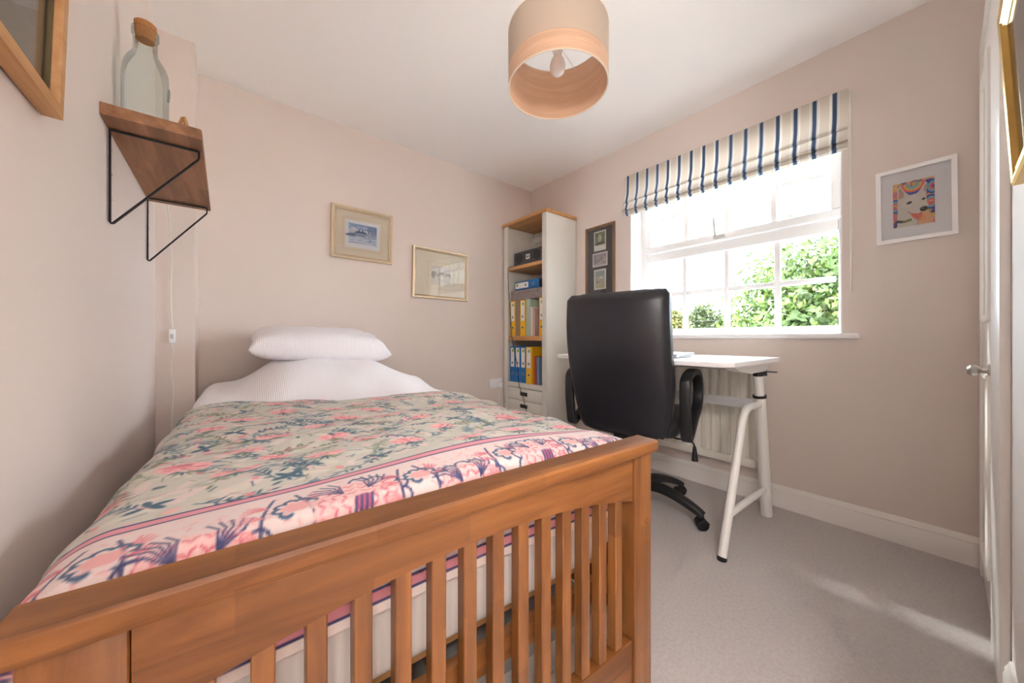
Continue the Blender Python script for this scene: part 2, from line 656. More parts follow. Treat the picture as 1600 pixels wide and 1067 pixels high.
for z0, z1 in ((0.14, 0.80), (0.98, 1.86)):
    bm = nb()
    hw, hh = 0.30, z1 - z0
    t = nb()
    ring_frame(t, hw, hh, [(0, 0), (0, -0.008), (0.012, -0.012), (0.026, -0.004), (0.026, 0)])
    bmesh.ops.transform(t, matrix=Matrix.Translation((0.2275, 0.012, (z0 + z1) / 2)) @ Matrix.Rotation(math.pi, 4, 'Z'), verts=t.verts[:])
    merge(bm, t)
    obj('door_moulding', bm, TRIM, door)
bm = nb()
lathe(bm, [(0.022, 0), (0.022, 0.004), (0.010, 0.007), (0.008, 0.018), (0.014, 0.024), (0.019, 0.032), (0.019, 0.040), (0.013, 0.047), (0.003, 0.050)], 20)
bmesh.ops.transform(bm, matrix=Matrix.Translation((0.115, 0.012, 0.815)) @ Matrix.Rotation(-math.pi / 2, 4, 'X'), verts=bm.verts[:])
obj('door_knob', bm, CHROME, door, label='brushed metal round door knob')

# ------------------------------------------------------------------ window
win = bpy.data.objects.new('window_1', None)
link(win)
win['kind'] = 'structure'
FX = 2.826
def wbox(y0, y1, z0, z1, x0=-0.035, x1=0.035, bev=0.006):
    return bx((FX + x0, y0, z0), (FX + x1, y1, z1), bev)
GY0, GY1 = 0.466, 1.556
LZ0, LZ1, UZ0, UZ1 = 1.000, 1.508, 1.622, 2.03
obj('window_frame', wbox(OY0, OY0 + 0.036, 0.957, OZ1), UPVC, win)
obj('window_frame', wbox(OY1 - 0.05, OY1, 0.957, OZ1), UPVC, win)
obj('window_frame', wbox(OY0 + .037, OY1 - .051, 0.957, LZ0), UPVC, win)
obj('window_frame', wbox(OY0 + .037, OY1 - .051, UZ1 + 0.02, OZ1), UPVC, win)
obj('transom', wbox(OY0 + .037, OY1 - .051, LZ1, 1.574), UPVC, win)
sx0, sx1 = -0.055, 0.0
S0, S1 = OY0 + 0.02, OY1 - 0.042
sash = obj('sash_rail', wbox(S0, S1, 1.576, UZ0, sx0, sx1), UPVC, win)
obj('sash_rail', wbox(S0, S1, UZ1, UZ1 + .04, sx0, sx1), UPVC, win)
obj('sash_stile', wbox(S0, S0 + 0.045, UZ0 + .001, UZ1 - .001, sx0, sx1), UPVC, win)
obj('sash_stile', wbox(S1 - 0.045, S1, UZ0 + .001, UZ1 - .001, sx0, sx1), UPVC, win)
def panes(y0, y1, z0, z1, xc, cols, rows):
    bw = 0.030
    ys = [y0 + (y1 - y0) * i / cols for i in range(cols + 1)]
    zs = [z0 + (z1 - z0) * i / rows for i in range(rows + 1)]
    for i in range(cols):
        for j in range(rows):
            obj('pane', bx((xc - 0.003, ys[i] + 0.002, zs[j] + 0.002), (xc + 0.003, ys[i + 1] - 0.002, zs[j + 1] - 0.002)), GLASS, win)
    for y in ys[1:-1]:
        obj('glazing_bar', bx((xc - 0.012, y - bw / 2, z0), (xc + 0.012, y + bw / 2, z1), 0.004), UPVC, win)
    for z in zs[1:-1]:
        for i in range(cols):
            obj('glazing_bar', bx((xc - 0.012, ys[i] + bw / 2 + .0005, z - bw / 2), (xc + 0.012, ys[i + 1] - bw / 2 - .0005, z + bw / 2), 0.004), UPVC, win)
panes(GY0, GY1 + 0.006, LZ0, LZ1, FX, 4, 2)
panes(S0 + 0.045, S1 - 0.045, UZ0, UZ1, FX - 0.025, 4, 2)
hd = obj('window_handle', bx((FX - 0.075, 1.005, 1.585), (FX - 0.055, 1.075, 1.607), 0.004), GREYM, win, label='pale grey window handle')
bm = nb()
tube(bm, [(FX - .074, 1.058, 1.60), (FX - .082, 1.060, 1.62), (FX - .082, 1.065, 1.68), (FX - .078, 1.068, 1.725)], [0.008, 0.008, 0.009, 0.006], 8)
obj('lever', bm, GREYM, hd)
struct('window_sill_board', bx((W - 0.032, 0.365, 0.930), (FX - 0.036, 1.69, 0.9565), 0.007), UPVC).name = 'trim_4'

# ------------------------------------------------------------------ roman blind
bl = thing('roman_blind', 'cream roman blind with navy stripes, pulled up over the window', 'blind', (W, 1.022, 0))
BW = 1.235
def stripe_cols(ny):
    res = 0.0025
    n = int(BW / res) + 1
    xs = np.linspace(0, BW, n)
    c = np.empty((n, 3)); c[:] = np.array((216, 206, 194)) / 255
    p = BW / 16
    d = (xs - 0.028) % p
    d = np.minimum(d, p - d)
    c[d < 0.019] = np.array((236, 232, 226)) / 255
    c[(d < 0.0155)] = np.array((200, 196, 192)) / 255
    c[(d < 0.0135)] = np.array((238, 235, 230)) / 255
    c[(d < 0.0105)] = np.array((150, 166, 186)) / 255
    c[d < 0.0070] = np.array((66, 82, 108)) / 255
    return xs, np.repeat(c[None], ny, 0)
CLOTHP = vcol_mat('striped_linen', 0.85, sheen=0.1, noise=(500, 0.25))
_n, _l = CLOTHP.node_tree.nodes, CLOTHP.node_tree.links
_t = _n.new('ShaderNodeBsdfTranslucent'); _m = _n.new('ShaderNodeMixShader'); _m.inputs['Fac'].default_value = 0.22
_l.new(_n['Attribute'].outputs['Color'], _t.inputs['Color'])
_l.new(_n['Principled BSDF'].outputs['BSDF'], _m.inputs[1]); _l.new(_t.outputs['BSDF'], _m.inputs[2])
_l.new(_m.outputs['Shader'], _n['Material Output'].inputs['Surface'])
def blind_strip(name, prof):
    """prof: list of (x offset from wall, z)"""
    prof = np.array(prof)
    xs, c = stripe_cols(len(prof))
    P = np.empty((len(prof), len(xs), 3))
    P[..., 0] = -prof[:, 0:1]
    P[..., 1] = (BW / 2 - xs)[None, :]
    P[..., 2] = prof[:, 1:2]
    return grid_mesh(name, P, CLOTHP, bl, c)
def smoothpath(pts, n=8):
    out = []
    for i in range(len(pts) - 1):
        p0 = pts[max(i - 1, 0)]; p1 = pts[i]; p2 = pts[i + 1]; p3 = pts[min(i + 2, len(pts) - 1)]
        for k in range(n):
            t = k / n
            out.append(tuple(0.5 * ((2 * p1[j]) + (-p0[j] + p2[j]) * t + (2 * p0[j] - 5 * p1[j] + 4 * p2[j] - p3[j]) * t * t + (-p0[j] + 3 * p1[j] - 3 * p2[j] + p3[j]) * t ** 3) for j in range(len(p1))))
    out.append(tuple(pts[-1]))
    return out
blind_strip('top_panel', smoothpath([(0.026, 2.150), (0.030, 2.146), (0.032, 2.09), (0.036, 2.02), (0.050, 1.965), (0.056, 1.953), (0.048, 1.945), (0.034, 1.950)]))
blind_strip('fold', smoothpath([(0.034, 1.957), (0.044, 1.943), (0.052, 1.920), (0.060, 1.898), (0.058, 1.888), (0.046, 1.890), (0.036, 1.900)]))
blind_strip('fold', smoothpath([(0.034, 1.905), (0.046, 1.886), (0.056, 1.876), (0.054, 1.866), (0.044, 1.862), (0.040, 1.872)]))
blind_strip('fold', smoothpath([(0.028, 1.905), (0.036, 1.870), (0.044, 1.858), (0.040, 1.848), (0.030, 1.852)]))
obj('headrail', bx((-0.026, -BW / 2 + 0.002, 2.122), (-0.001, BW / 2 - 0.002, 2.148), 0.003), WHITEM, bl)
bm = nb()
tube(bm, [(-0.028, -BW / 2 - 0.006, 2.13), (-0.020, -BW / 2 - 0.008, 1.9), (-0.018, -BW / 2 - 0.008, 1.16)], 0.0022, 6)
tube(bm, [(-0.014, -BW / 2 - 0.006, 2.13), (-0.012, -BW / 2 - 0.008, 1.9), (-0.012, -BW / 2 - 0.008, 1.16)], 0.0022, 6)
obj('pull_chain', bm, WHITEM, bl)

# ------------------------------------------------------------------ radiator
rad = thing('radiator', 'white panel radiator with vertical ribs below the window', 'radiator', (W, 0, 0))
RY0, RY1, RZ0, RZ1 = 0.775, 1.775, 0.205, 0.800
bm = nb()
poly = []
n = 18
pitch = (RY1 - RY0 - 0.05) / n
poly.append((RY0 + 0.02, -0.078))
for i in range(n):
    y = RY0 + 0.025 + i * pitch
    poly += [(y, -0.074), (y + pitch * .22, -0.074), (y + pitch * .40, -0.096), (y + pitch * .82, -0.096), (y + pitch, -0.074)]
poly += [(RY1 - 0.02, -0.078), (RY1 - 0.02, -0.070), (RY0 + 0.02, -0.070)]
prism(bm, poly, lambda y, x: (x, y, RZ0 + 0.045), lambda y, x: (x, y, RZ1 - 0.045))
obj('ribbed_panel', bm, RADW, rad, smooth=20)
bm = nb()
box(bm, (-0.096, RY0, RZ0), (-0.066, RY1, RZ0 + 0.046), 0.006)
box(bm, (-0.096, RY0, RZ1 - 0.046), (-0.066, RY1, RZ1), 0.006)
box(bm, (-0.096, RY0, RZ0 + 0.047), (-0.066, RY0 + 0.024, RZ1 - 0.047), 0.004)
box(bm, (-0.096, RY1 - 0.024, RZ0 + 0.047), (-0.066, RY1, RZ1 - 0.047), 0.004)
obj('panel_edge', bm, RADW, rad)
obj('back_panel', bx((-0.062, RY0 + 0.02, RZ0 + 0.02), (-0.030, RY1 - 0.02, RZ1 - 0.02), 0.006), RADW, rad)
obj('wall_bracket', bx((-0.032, RY0 + 0.15, RZ0 + 0.1), (-0.001, RY0 + 0.19, RZ1 - 0.1)), RADW, rad)
obj('wall_bracket', bx((-0.032, RY1 - 0.19, RZ0 + 0.1), (-0.001, RY1 - 0.15, RZ1 - 0.1)), RADW, rad)
bm = nb()
tube(bm, [(-0.060, RY0 + .003, RZ0 + 0.04), (-0.060, RY0 - 0.030, RZ0 + 0.04)], 0.010, 10)
tube(bm, [(-0.060, RY0 - 0.030, RZ0 - 0.01), (-0.060, RY0 - 0.030, RZ0 + 0.055)], 0.012, 12)
tube(bm, [(-0.060, RY0 - 0.030, RZ0 - 0.01), (-0.060, RY0 - 0.030, 0.0)], 0.0075, 8)
obj('valve', bm, WHITEM, rad)
bm = nb()
lathe(bm, [(0.010, 0), (0.016, 0.006), (0.017, 0.03), (0.012, 0.04)], 14, (-0.060, RY0 - 0.03, RZ0 + 0.056))
obj('valve_cap', bm, WHITEM, rad)

# ------------------------------------------------------------------ bed
BO = Vector((0.10936, 0.62497, 0))
BROT = math.radians(-2.786)
bed = thing('single_bed', 'honey-coloured wooden single bed frame with slatted footboard', 'bed', BO, BROT)
U = 0.989
def post(u0, v0, ztop):
    return bx((u0, v0, 0.0), (u0 + 0.071, v0 + 0.046, ztop), 0.003)
for u0 in (0.0, U - 0.071):
    obj('post', post(u0, 0.004, 0.648), OAKBEDZ, bed)
    obj('post', post(u0, 1.970, 0.652), OAKBEDZ, bed)
# top rail, bevelled cap
bm = nb()
cap = [(-0.003, 0.644), (-0.006, 0.651), (-0.006, 0.668), (-0.002, 0.673), (0.054, 0.673), (0.058, 0.668), (0.058, 0.651), (0.055, 0.644)]
prism(bm, cap, lambda v, z: (-0.014, v, z), lambda v, z: (U + 0.014, v, z))
bm2 = obj('top_rail', bm, OAKBED, bed, smooth=25)
bm = nb()
prism(bm, [(v + 1.966, z + 0.006) for v, z in cap], lambda v, z: (-0.014, v, z), lambda v, z: (U + 0.014, v, z))
obj('top_rail', bm, OAKBED, bed, smooth=25)
# arched panel below the rail, footboard and headboard
def arch_panel(v0, v1, zt):
    bm = nb()
    pts = [(0.0725, zt), (U - 0.0725, zt)]
    for i in range(25):
        t = 1 - i / 24
        u = 0.0725 + (U - 0.145) * t
        pts.append((u, 0.535 + 0.053 * (1 - (2 * t - 1) ** 2)))
    prism(bm, pts, lambda u, z: (u, v0, z), lambda u, z: (u, v1, z))
    return bm
obj('arched_panel', arch_panel(0.009, 0.039, 0.644), OAKBED, bed, smooth=20)
obj('arched_panel', arch_panel(1.978, 2.008, 0.650), OAKBED, bed, smooth=20)
for v0 in (0.009, 1.978):
    obj('bottom_rail', bx((0.0725, v0, 0.085), (U - 0.0725, v0 + 0.030, 0.196), 0.003), OAKBED, bed)
    for i in range(14):
        u0 = 0.071 + 0.041 + i * 0.0572
        t = (u0 + 0.0125 - 0.0725) / (U - 0.145)
        zt = 0.535 + 0.053 * (1 - (2 * t - 1) ** 2)
        obj('slat', bx((u0, v0 + 0.003, 0.196), (u0 + 0.025, v0 + 0.027, zt + 0.002), 0.0015, 1), OAKBEDZ, bed)
for u0 in (0.012, U - 0.012 - 0.024):
    obj('side_rail', bx((u0, 0.052, 0.20), (u0 + 0.024, 1.968, 0.36), 0.003), OAKBEDY, bed)
obj('cross_rail', bx((0.038, 0.055, 0.300), (U - 0.038, 0.075, 0.352), 0.002), OAKBED, bed)
for i in range(13):
    v = 0.12 + i * 0.148
    obj('base_slat', bx((0.038, v, 0.335), (U - 0.038, v + 0.07, 0.352), 0.002), OAK, bed)
for z in (0.475, 0.428):
    for u in (U - 0.022,):
        bm = nb()
        lathe(bm, [(0.0075, 0), (0.0075, 0.002), (0.006, 0.003)], 12)
        bmesh.ops.transform(bm, matrix=Matrix.Translation((u, 0.0045, z)) @ Matrix.Rotation(math.pi / 2, 4, 'X'), verts=bm.verts[:])
        obj('dowel_plug', bm, mat('dowel_plug', (132, 84, 44), 0.5), bed)

bedm = Matrix.Translation(BO) @ Matrix.Rotation(BROT, 4, 'Z')
def bedpos(u, v, z=0.0):
    return bedm @ Vector((u, v, z))

# mattress
TICK = rib_mat('mattress_ticking', (214, 208, 202), 0.018, 'X', 0.85, 0.3)
mt = obj('mattress', bx((0.045, 0.092, 0.354), (U - 0.045, 1.958, 0.575), 0.035, 4), TICK)
mt.location = BO; mt.rotation_euler = (0, 0, BROT)
tag(mt, 'pale striped mattress lying in the wooden bed frame', 'mattress')

def bump_h(u, v):
    s = 0.105 * SM((u - 0.07) / 0.24) * SM((1.00 - u) / 0.32) * SM((v - 1.20) / 0.42)
    return s
def top_z(u, v):
    z = 0.642 + 0.040 * SM((v - 1.15) / 0.5) + 0.030 * np.sin(np.clip((u + .03) / 1.05, 0, 1) * math.pi) ** 0.7
    z = z + 0.007 * np.sin(7.3 * u + 3.1 * v + 0.7) * np.sin(5.1 * v - 2.0 * u) + 0.004 * np.sin(17 * v + 6 * u)
    z = z + 0.018 * np.exp(-((u - 0.93) / 0.14) ** 2 - ((v - 1.02) / 0.13) ** 2)
    return z + bump_h(u, v)
def drape(S, T, foot, eu0, eu1, lift, r=0.06, flare=0.10):
    """S across, T along cloth coordinates; cloth bends down past the edges"""
    a0 = np.clip(eu0 - S, 0, None); a1 = np.clip(S - eu1, 0, None)
    def bend(a):
        th = np.clip(a / r, 0, math.pi / 2)
        out = r * np.sin(th)
        down = r * (1 - np.cos(th)) + np.clip(a - r * math.pi / 2, 0, None) * 0.985
        out = out + np.clip(a - r * math.pi / 2, 0, None) * flare
        return out, down
    o0, d0 = bend(a0); o1, d1 = bend(a1)
    u = np.clip(S, eu0, eu1) - o0 + o1
    v = T.copy()
    down = np.maximum(d0, d1)
    if foot is not None:
        af = np.clip(foot - T, 0, None)
        rf = 0.022
        th = np.clip(af / rf, 0, math.pi / 2)
        of = rf * np.sin(th)
        df = rf * (1 - np.cos(th)) + np.clip(af - rf * math.pi / 2, 0, None)
        v = np.maximum(T, foot) - of
        down = np.maximum(down, df)
        u = np.clip(u, 0.045, U - 0.045) * SM(df / 0.05) + u * (1 - SM(df / 0.05))
    z = top_z(np.clip(S, eu0, eu1), v) + lift - down
    return u, v, z

# white duvet
RIB = rib_mat('white_ribbed_cotton', (240, 237, 240), 0.0075, 'X', 0.85, 0.4)
nS, nT = 150, 130
S, T = np.meshgrid(np.linspace(-0.26, 1.25, nS), np.linspace(0.13, 1.94, nT))
u, v, z = drape(S, T, None, 0.03, 0.96, -0.004, 0.07, 0.06)
z += 0.006 * np.sin(9 * S + 4 * T) * np.sin(11 * T - 3 * S) * SM((T - 0.95) / 0.2) + 0.004 * np.sin(23 * S - 13 * T) * SM((T - 0.95) / 0.2)
endd = SM((T - 1.88) / 0.06) * 0.05
z -= endd
du = grid_mesh('duvet', np.stack([u, v, z], -1), RIB)
md = du.modifiers.new('thickness', 'SOLIDIFY'); md.thickness = 0.02; md.offset = -1
du.location = BO; du.rotation_euler = (0, 0, BROT)
tag(du, 'white ribbed duvet spread over the bed under the coverlet', 'duvet')

# lower pillow under the duvet and the visible pillow
def pillow(name, hw, hd, hh, label, m, seed, sag=0.0):
    n = 44
    a = np.sin(np.linspace(-1, 1, n) * math.pi / 2)
    X, Y = np.meshgrid(a, a)
    ex = (1 - np.abs(X) ** 9); ey = (1 - np.abs(Y) ** 7)
    th = np.clip(ex, 0, 1) ** 0.5 * np.clip(ey, 0, 1) ** 0.42 * (0.80 + 0.20 * (1 - X * X)) * (0.85 + .15 * (1 - Y * Y))
    pin = 1 - 0.05 * (1 - np.abs(X) ** 2) * np.abs(Y) ** 3 
    pin2 = 1 - 0.05 * (1 - np.abs(Y) ** 2) * np.abs(X) ** 3
    rs = np.random.RandomState(seed)
    wr = 0.004 * np.sin(5 * X + 3 * Y + rs.rand() * 6) + 0.005 * np.sin(9 * Y - 4 * X + rs.rand() * 6) * np.abs(X)
    ZT = hh * th * (1.0 + 0.1 * np.sin(2 * X + 1)) + wr * (th > 0.02) * np.minimum(1, th * 2)
    ZB = -hh * 0.75 * th
    PT = np.stack([X * hw * pin2, Y * hd * pin, ZT], -1)
    PB = np.stack([X * hw * pin2, Y * hd * pin, ZB], -1)
    bm = nb()
    for P, flip in ((PT, False), (PB, True)):
        vs = [[bm.verts.new(p) for p in row] for row in P]
        for j in range(n - 1):
            for i in range(n - 1):
                q = (vs[j][i], vs[j][i + 1], vs[j + 1][i + 1], vs[j + 1][i])
                bm.faces.new(q[::-1] if flip else q)
    bmesh.ops.remove_doubles(bm, verts=bm.verts[:], dist=0.0004)
    o = obj(name, bm, m, None, smooth=70)
    return tag(o, label, 'pillow')
p1 = pillow('pillow', 0.345, 0.215, 0.098, 'plump white ribbed pillow lying on top of the duvet against the wall', rib_mat('white_pillow_cotton', (240, 236, 240), 0.008, 'X', 0.85, 0.45), 3)
p1.location = bedpos(0.50, 1.835, 0.886)
p1.rotation_euler = (math.radians(9), math.radians(3.5), BROT)

# coverlet: painted block print
CW, CH = 1.50, 1.62
cv = Canvas(CW, CH, 0.0026, (194, 191, 181))
R_ = random.Random(21)
TEAL, TEAL2, GRN, PINK, PINK2, LPINK, NAVY = (62, 96, 116), (112, 136, 146), (122, 130, 104), (218, 136, 146), (227, 172, 174), (218, 198, 194), (60, 66, 108)
BH = 0.315   # border depth from the hem
# pale washes
for _ in range(900):
    cv.ell(R_.uniform(0, CW), R_.uniform(BH, CH), R_.uniform(.012, .035), R_.uniform(.006, .014), R_.uniform(0, 3.1), R_.choice([LPINK, (206, 204, 190), (182, 178, 160), (216, 206, 196)]), 0.7)
def leaf(x, y, a, l, w, c, op=1.0):
    cv.ell(x + math.cos(a) * l / 2, y + math.sin(a) * l / 2, l / 2, w / 2, a, c, op)
def sprig(x, y, a, ln, c):
    pts = []
    k = R_.uniform(-9, 9)
    px, py, aa = x, y, a
    for i in range(7):
        pts.append((px, py))
        if i:
            for sgn in (-1, 1):
                if R_.random() < 0.85:
                    leaf(px, py, aa + sgn * R_.uniform(.6, 1.1), R_.uniform(.013, .026), R_.uniform(.0045, .008), c)
        px += math.cos(aa) * ln / 6; py += math.sin(aa) * ln / 6
        aa += k * ln / 6
    cv.line(pts, 0.003, c)
    leaf(px, py, aa, 0.02, 0.007, c)
def bloom(x, y, r, rot):
    cv.ell(x, y, r * 1.1, r * .8, rot, PINK2, 1, 9, .16)
    cv.ell(x, y, r * .8, r * .55, rot, PINK, .85, 7, .2)
    for k in range(16):
        a = rot + k * 2 * math.pi / 16 + R_.uniform(-.1, .1)
        r0, r1 = r * R_.uniform(.25, .5), r * R_.uniform(.75, 1.1)
        cv.line([(x + r0 * math.cos(a), y + .75 * r0 * math.sin(a)), (x + r1 * math.cos(a + .2), y + .75 * r1 * math.sin(a + .2))], 0.0032, R_.choice([(244, 196, 190), (214, 104, 116), (246, 208, 200)]))
    for k in range(5):
        leaf(x, y - r * .6, -math.pi / 2 + (k - 2) * .45, r * R_.uniform(.7, 1.0), .006, R_.choice([GRN, TEAL]))
rows = 0
yy = BH + 0.07
while yy < CH + 0.05:
    xx = (rows % 2) * 0.085 - 0.02
    while xx < CW + 0.05:
        x, y = xx + R_.uniform(-.025, .025), yy + R_.uniform(-.02, .02)
        for _ in range(3):
            sprig(x + R_.uniform(-.07, .07), y + R_.uniform(-.05, .05), R_.uniform(0, 6.28), R_.uniform(.06, .10), R_.choice([TEAL, TEAL, TEAL2, GRN]))
        if R_.random() < .78:
            bloom(x, y, R_.uniform(.026, .042), R_.uniform(-.5, .5))
        else:
            for k in range(4):
                leaf(x, y, k * 1.57 + R_.uniform(0, 1), .03, .012, TEAL)
        for _ in range(4):
            a_, b_ = x + R_.uniform(-.09, .09), y + R_.uniform(-.07, .07)
            cv.ell(a_, b_, R_.uniform(.006, .013), R_.uniform(.004, .008), R_.uniform(0, 3), R_.choice([PINK, PINK2, TEAL, LPINK, (190, 110, 120)]), .9)
        for _ in range(16):
            a_, b_, t_ = x + R_.uniform(-.09, .09), y + R_.uniform(-.07, .07), R_.uniform(0, 6.28)
            l_ = R_.uniform(.012, .03)
            cv.line([(a_, b_), (a_ + l_ * math.cos(t_), b_ + l_ * math.sin(t_))], R_.uniform(.002, .0045), R_.choice([TEAL, TEAL2, GRN, (150, 150, 130), PINK2]), .85)
        xx += 0.17
    yy += 0.105
    rows += 1
# border
cv.rect(0, CW, 0, BH, (218, 200, 197))
def scallop(x, y, r, a0, a1, n, c, lw=.0036):
    for k in range(n):
        a = a0 + (a1 - a0) * (k + .5) / n
        cx, cy = x + r * math.cos(a), y + r * math.sin(a)
        rr = abs(r * (a1 - a0) / n / 2)
        cv.line([(cx + rr * math.cos(a + t), cy + rr * math.sin(a + t)) for t in np.linspace(-1.6, 1.6, 8)], lw, c)
def fan(x, y, a, ln, n, c, spread=1.5):
    for q in range(n):
        t = a + spread * (q / (n - 1) - .5)
        cv.line([(x, y), (x + .6 * ln * math.cos(t), y + .6 * ln * math.sin(t)), (x + ln * math.cos(t + .25), y + ln * math.sin(t + .25))], .0030, c)
REDS = [(206, 96, 112), (216, 122, 132), (222, 140, 146), (198, 88, 108)]
for _ in range(900):
    a_, b_, t_ = R_.uniform(0, CW), R_.uniform(.05, BH - .03), R_.uniform(0, 6.28)
    l_ = R_.uniform(.005, .014)
    cv.line([(a_, b_), (a_ + l_ * math.cos(t_), b_ + l_ * math.sin(t_))], .0028, R_.choice([(226, 168, 168), (218, 150, 154), (232, 190, 186)]), .8)
k = 0
xx = -0.02
while xx < CW + .1:
    y = 0.155 + (0.035 if k % 2 else -0.012)
    r = .064
    cv.ell(xx, y, r, r * .95, 0, (230, 188, 186), .9, 11, .12)
    for rr, nn in ((.018, 7), (.034, 12), (.050, 17)):
        for q in range(nn):
            a = 2 * math.pi * q / nn + rr * 30
            cx, cy = xx + rr * math.cos(a), y + rr * math.sin(a)
            cv.line([(cx + .0085 * math.cos(a + t), cy + .0085 * math.sin(a + t)) for t in np.linspace(-1.5, 1.5, 6)], .0026, R_.choice(REDS))
            cv.line([(cx, cy), (cx + .009 * math.cos(a), cy + .009 * math.sin(a))], .0024, (238, 206, 202))
    scallop(xx, y, r * 1.06, .4 + k, 4.9 + k, 11, NAVY)
    cv.ell(xx + .004, y - .006, .015, .013, .5, (188, 92, 122))
    for j2 in range(4):
        cv.line([(xx - .010 + j2 * .008, y - .018), (xx - .005 + j2 * .008, y + .004)], .0040, NAVY)
    for sgn in (-1, 1):
        fan(xx + sgn * .02, y + .03, math.pi / 2 - sgn * .5, .055, 5, NAVY, 1.0)
    mx_ = xx + .098
    for sgn in (-1, 1):
        pts = [(mx_ + sgn * .040 * math.sin(t * 2.6) * (1 - .3 * t), .055 + .21 * t) for t in np.linspace(0, 1, 14)]
        cv.line(pts, .0040, NAVY)
        for q in pts[3:-1:2]:
            fan(q[0], q[1], math.pi / 2 - sgn * 1.1, .030, 4, R_.choice(REDS), .9)
    scallop(mx_ + .012, .215, .022, 0, 4.4, 6, (66, 90, 120), .005)
    cv.ell(mx_ + .012, .215, .017, .015, 0, (222, 160, 160), .9, 6, .2)
    scallop(mx_ - .016, .095, .020, 2, 6.2, 6, NAVY, .004)
    cv.ell(mx_ - .016, .095, .015, .014, 0, (214, 132, 142), .9, 6, .2)
    xx += .195
    k += 1
for y0 in (BH - .026, 0.018):
    cv.rect(0, CW, y0, y0 + .026, (216, 142, 152))
    cv.rect(0, CW, y0, y0 + .0052, (70, 66, 112))
    cv.rect(0, CW, y0 + .021, y0 + .0262, (70, 66, 112))
cv.rect(0, CW, 0, .018, (236, 222, 214))
# place the cloth; foot hem hangs behind the footboard
XX, YY = np.meshgrid(cv.X, cv.Y)
S = XX - 0.255
headline = np.interp(S, [-0.25, 0.0, 0.15, 0.30, 0.5, 0.75, 1.0, 1.25], [1.40, 1.345, 1.27, 1.20, 1.10, 1.02, 0.97, 0.95])
FOOT = 0.098
T0 = FOOT - 0.20
T = T0 + YY * (headline - T0) / CH
# keep the border at true scale, spread the rest over the field
T = np.where(YY < BH, T0 + YY, T0 + BH + (YY - BH) * (headline - T0 - BH) / (CH - BH))
u, v, z = drape(S, T, FOOT, 0.028, 0.962, 0.010, 0.075, 0.10)
fo = SM((v - 0.12) / 0.15)
ruck = 0.007 * np.sin(15 * v + 5 * np.sin(3 * u) + 2.0) * SM((v - .25) / .2) * (0.35 + 0.65 * SM(u / .4)) + 0.004 * np.sin(31 * v - 9 * u)
z += ruck * fo
side = SM((0.0 - S) / 0.1) + SM((S - 1.0) / 0.1)
u += side * 0.010 * np.sin(18 * T) * fo
cvo = grid_mesh('coverlet', np.stack([u, v, z], -1), vcol_mat('block_print_cotton', 0.85, sheen=0.1, noise=(400, 0.15)), None, cv.A)
md = cvo.modifiers.new('thickness', 'SOLIDIFY'); md.thickness = 0.004; md.offset = 1
cvo.location = BO; cvo.rotation_euler = (0, 0, BROT)
tag(cvo, 'sage green floral block-print coverlet with pink flowered border on the bed', 'coverlet')

# storage boxes under the bed, seen through the slats
def storage_box(u0, v0, w, d, label, col):
    t = thing('storage_box', label, 'box', bedpos(u0, v0), BROT)
    m = mat('storage_' + str(col[0]), col, 0.6)
    bm = nb()
    box(bm, (0, 0, 0.002), (w, d, 0.19), 0.01)
    obj('body', bm, m, t)
    obj('lid', bx((-0.006, -0.006, 0.19), (w + 0.006, d + 0.006, 0.225), 0.008), mat('storage_lid' + str(col[0]), tuple(int(c * .8) for c in col), 0.6), t)
    bm = nb()
    tube(bm, [(w * .4, -0.001, .13), (w * .4, -0.014, .13), (w * .6, -0.014, .13), (w * .6, -0.001, .13)], 0.005, 8)
    obj('handle', bm, m, t)
storage_box(0.07, 0.13, 0.40, 0.56, 'grey plastic storage box under the bed beside the left wall', (150, 146, 138))
storage_box(0.52, 0.13, 0.40, 0.56, 'light grey plastic storage box under the bed towards the chair', (178, 174, 168))
# loose end of a bed sheet on the carpet
bm = nb()
P = np.zeros((14, 10, 3))
for j in range(14):
    for i in range(10):
        s_, t_ = i / 9, j / 13
        drop = 0.34 * (1 - t_)
        P[j, i] = (U + 0.004 + 0.018 * math.sin(t_ * 3) + 0.05 * SM((t_ - .85) / .15), 0.10 + 0.16 * s_, 0.006 + drop + 0.004 * math.sin(9 * s_))
sh = grid_mesh('sheet_end', P, RIB)
md = sh.modifiers.new('thickness', 'SOLIDIFY'); md.thickness = 0.003
sh.location = BO; sh.rotation_euler = (0, 0, BROT)
tag(sh, 'white sheet end hanging from the bed side to the carpet', 'sheet')

# ------------------------------------------------------------------ wall shelf with bottle
sf = thing('wall_shelf', 'rustic pine plank shelf on black wire brackets on the left wall', 'shelf', (0, 1.504, 1.521))
bm = nb()
prism(bm, [(0.001, 0), (0.201, 0.001), (0.204, 0.006), (0.202, 0.028), (0.198, 0.031), (0.001, 0.031)], lambda x, z: (x, 0, z), lambda x, z: (x, 0.762, z))
obj('plank', bm, RUSTIC, sf, smooth=20)
for y in (0.085, 0.705):
    bm = nb()
    sec = rrect(0.006, 0.0025, 0.002, 2)
    pts = [(0.005, y, -0.004), (0.005, y, -0.262), (0.007, y, -0.2655), (0.011, y, -0.265), (0.190, y, -0.030), (0.192, y, -0.025), (0.192, y, -0.005), (0.189, y, -0.004)]
    sweep(bm, pts, (0, 1, 0), sec, closed=True)
    br = obj('bracket', bm, BLACKM, sf, label='black flat-bar triangular bracket')
    for zz in (-0.06, -0.13, -0.2):
        bm = nb()
        lathe(bm, [(0.003, 0), (0.003, 0.002), (0.001, 0.003)], 8)
        bmesh.ops.transform(bm, matrix=Matrix.Translation((0.0075, y, zz)) @ Matrix.Rotation(math.pi / 2, 4, 'Y'), verts=bm.verts[:])
        obj('screw', bm, CHROME, br)
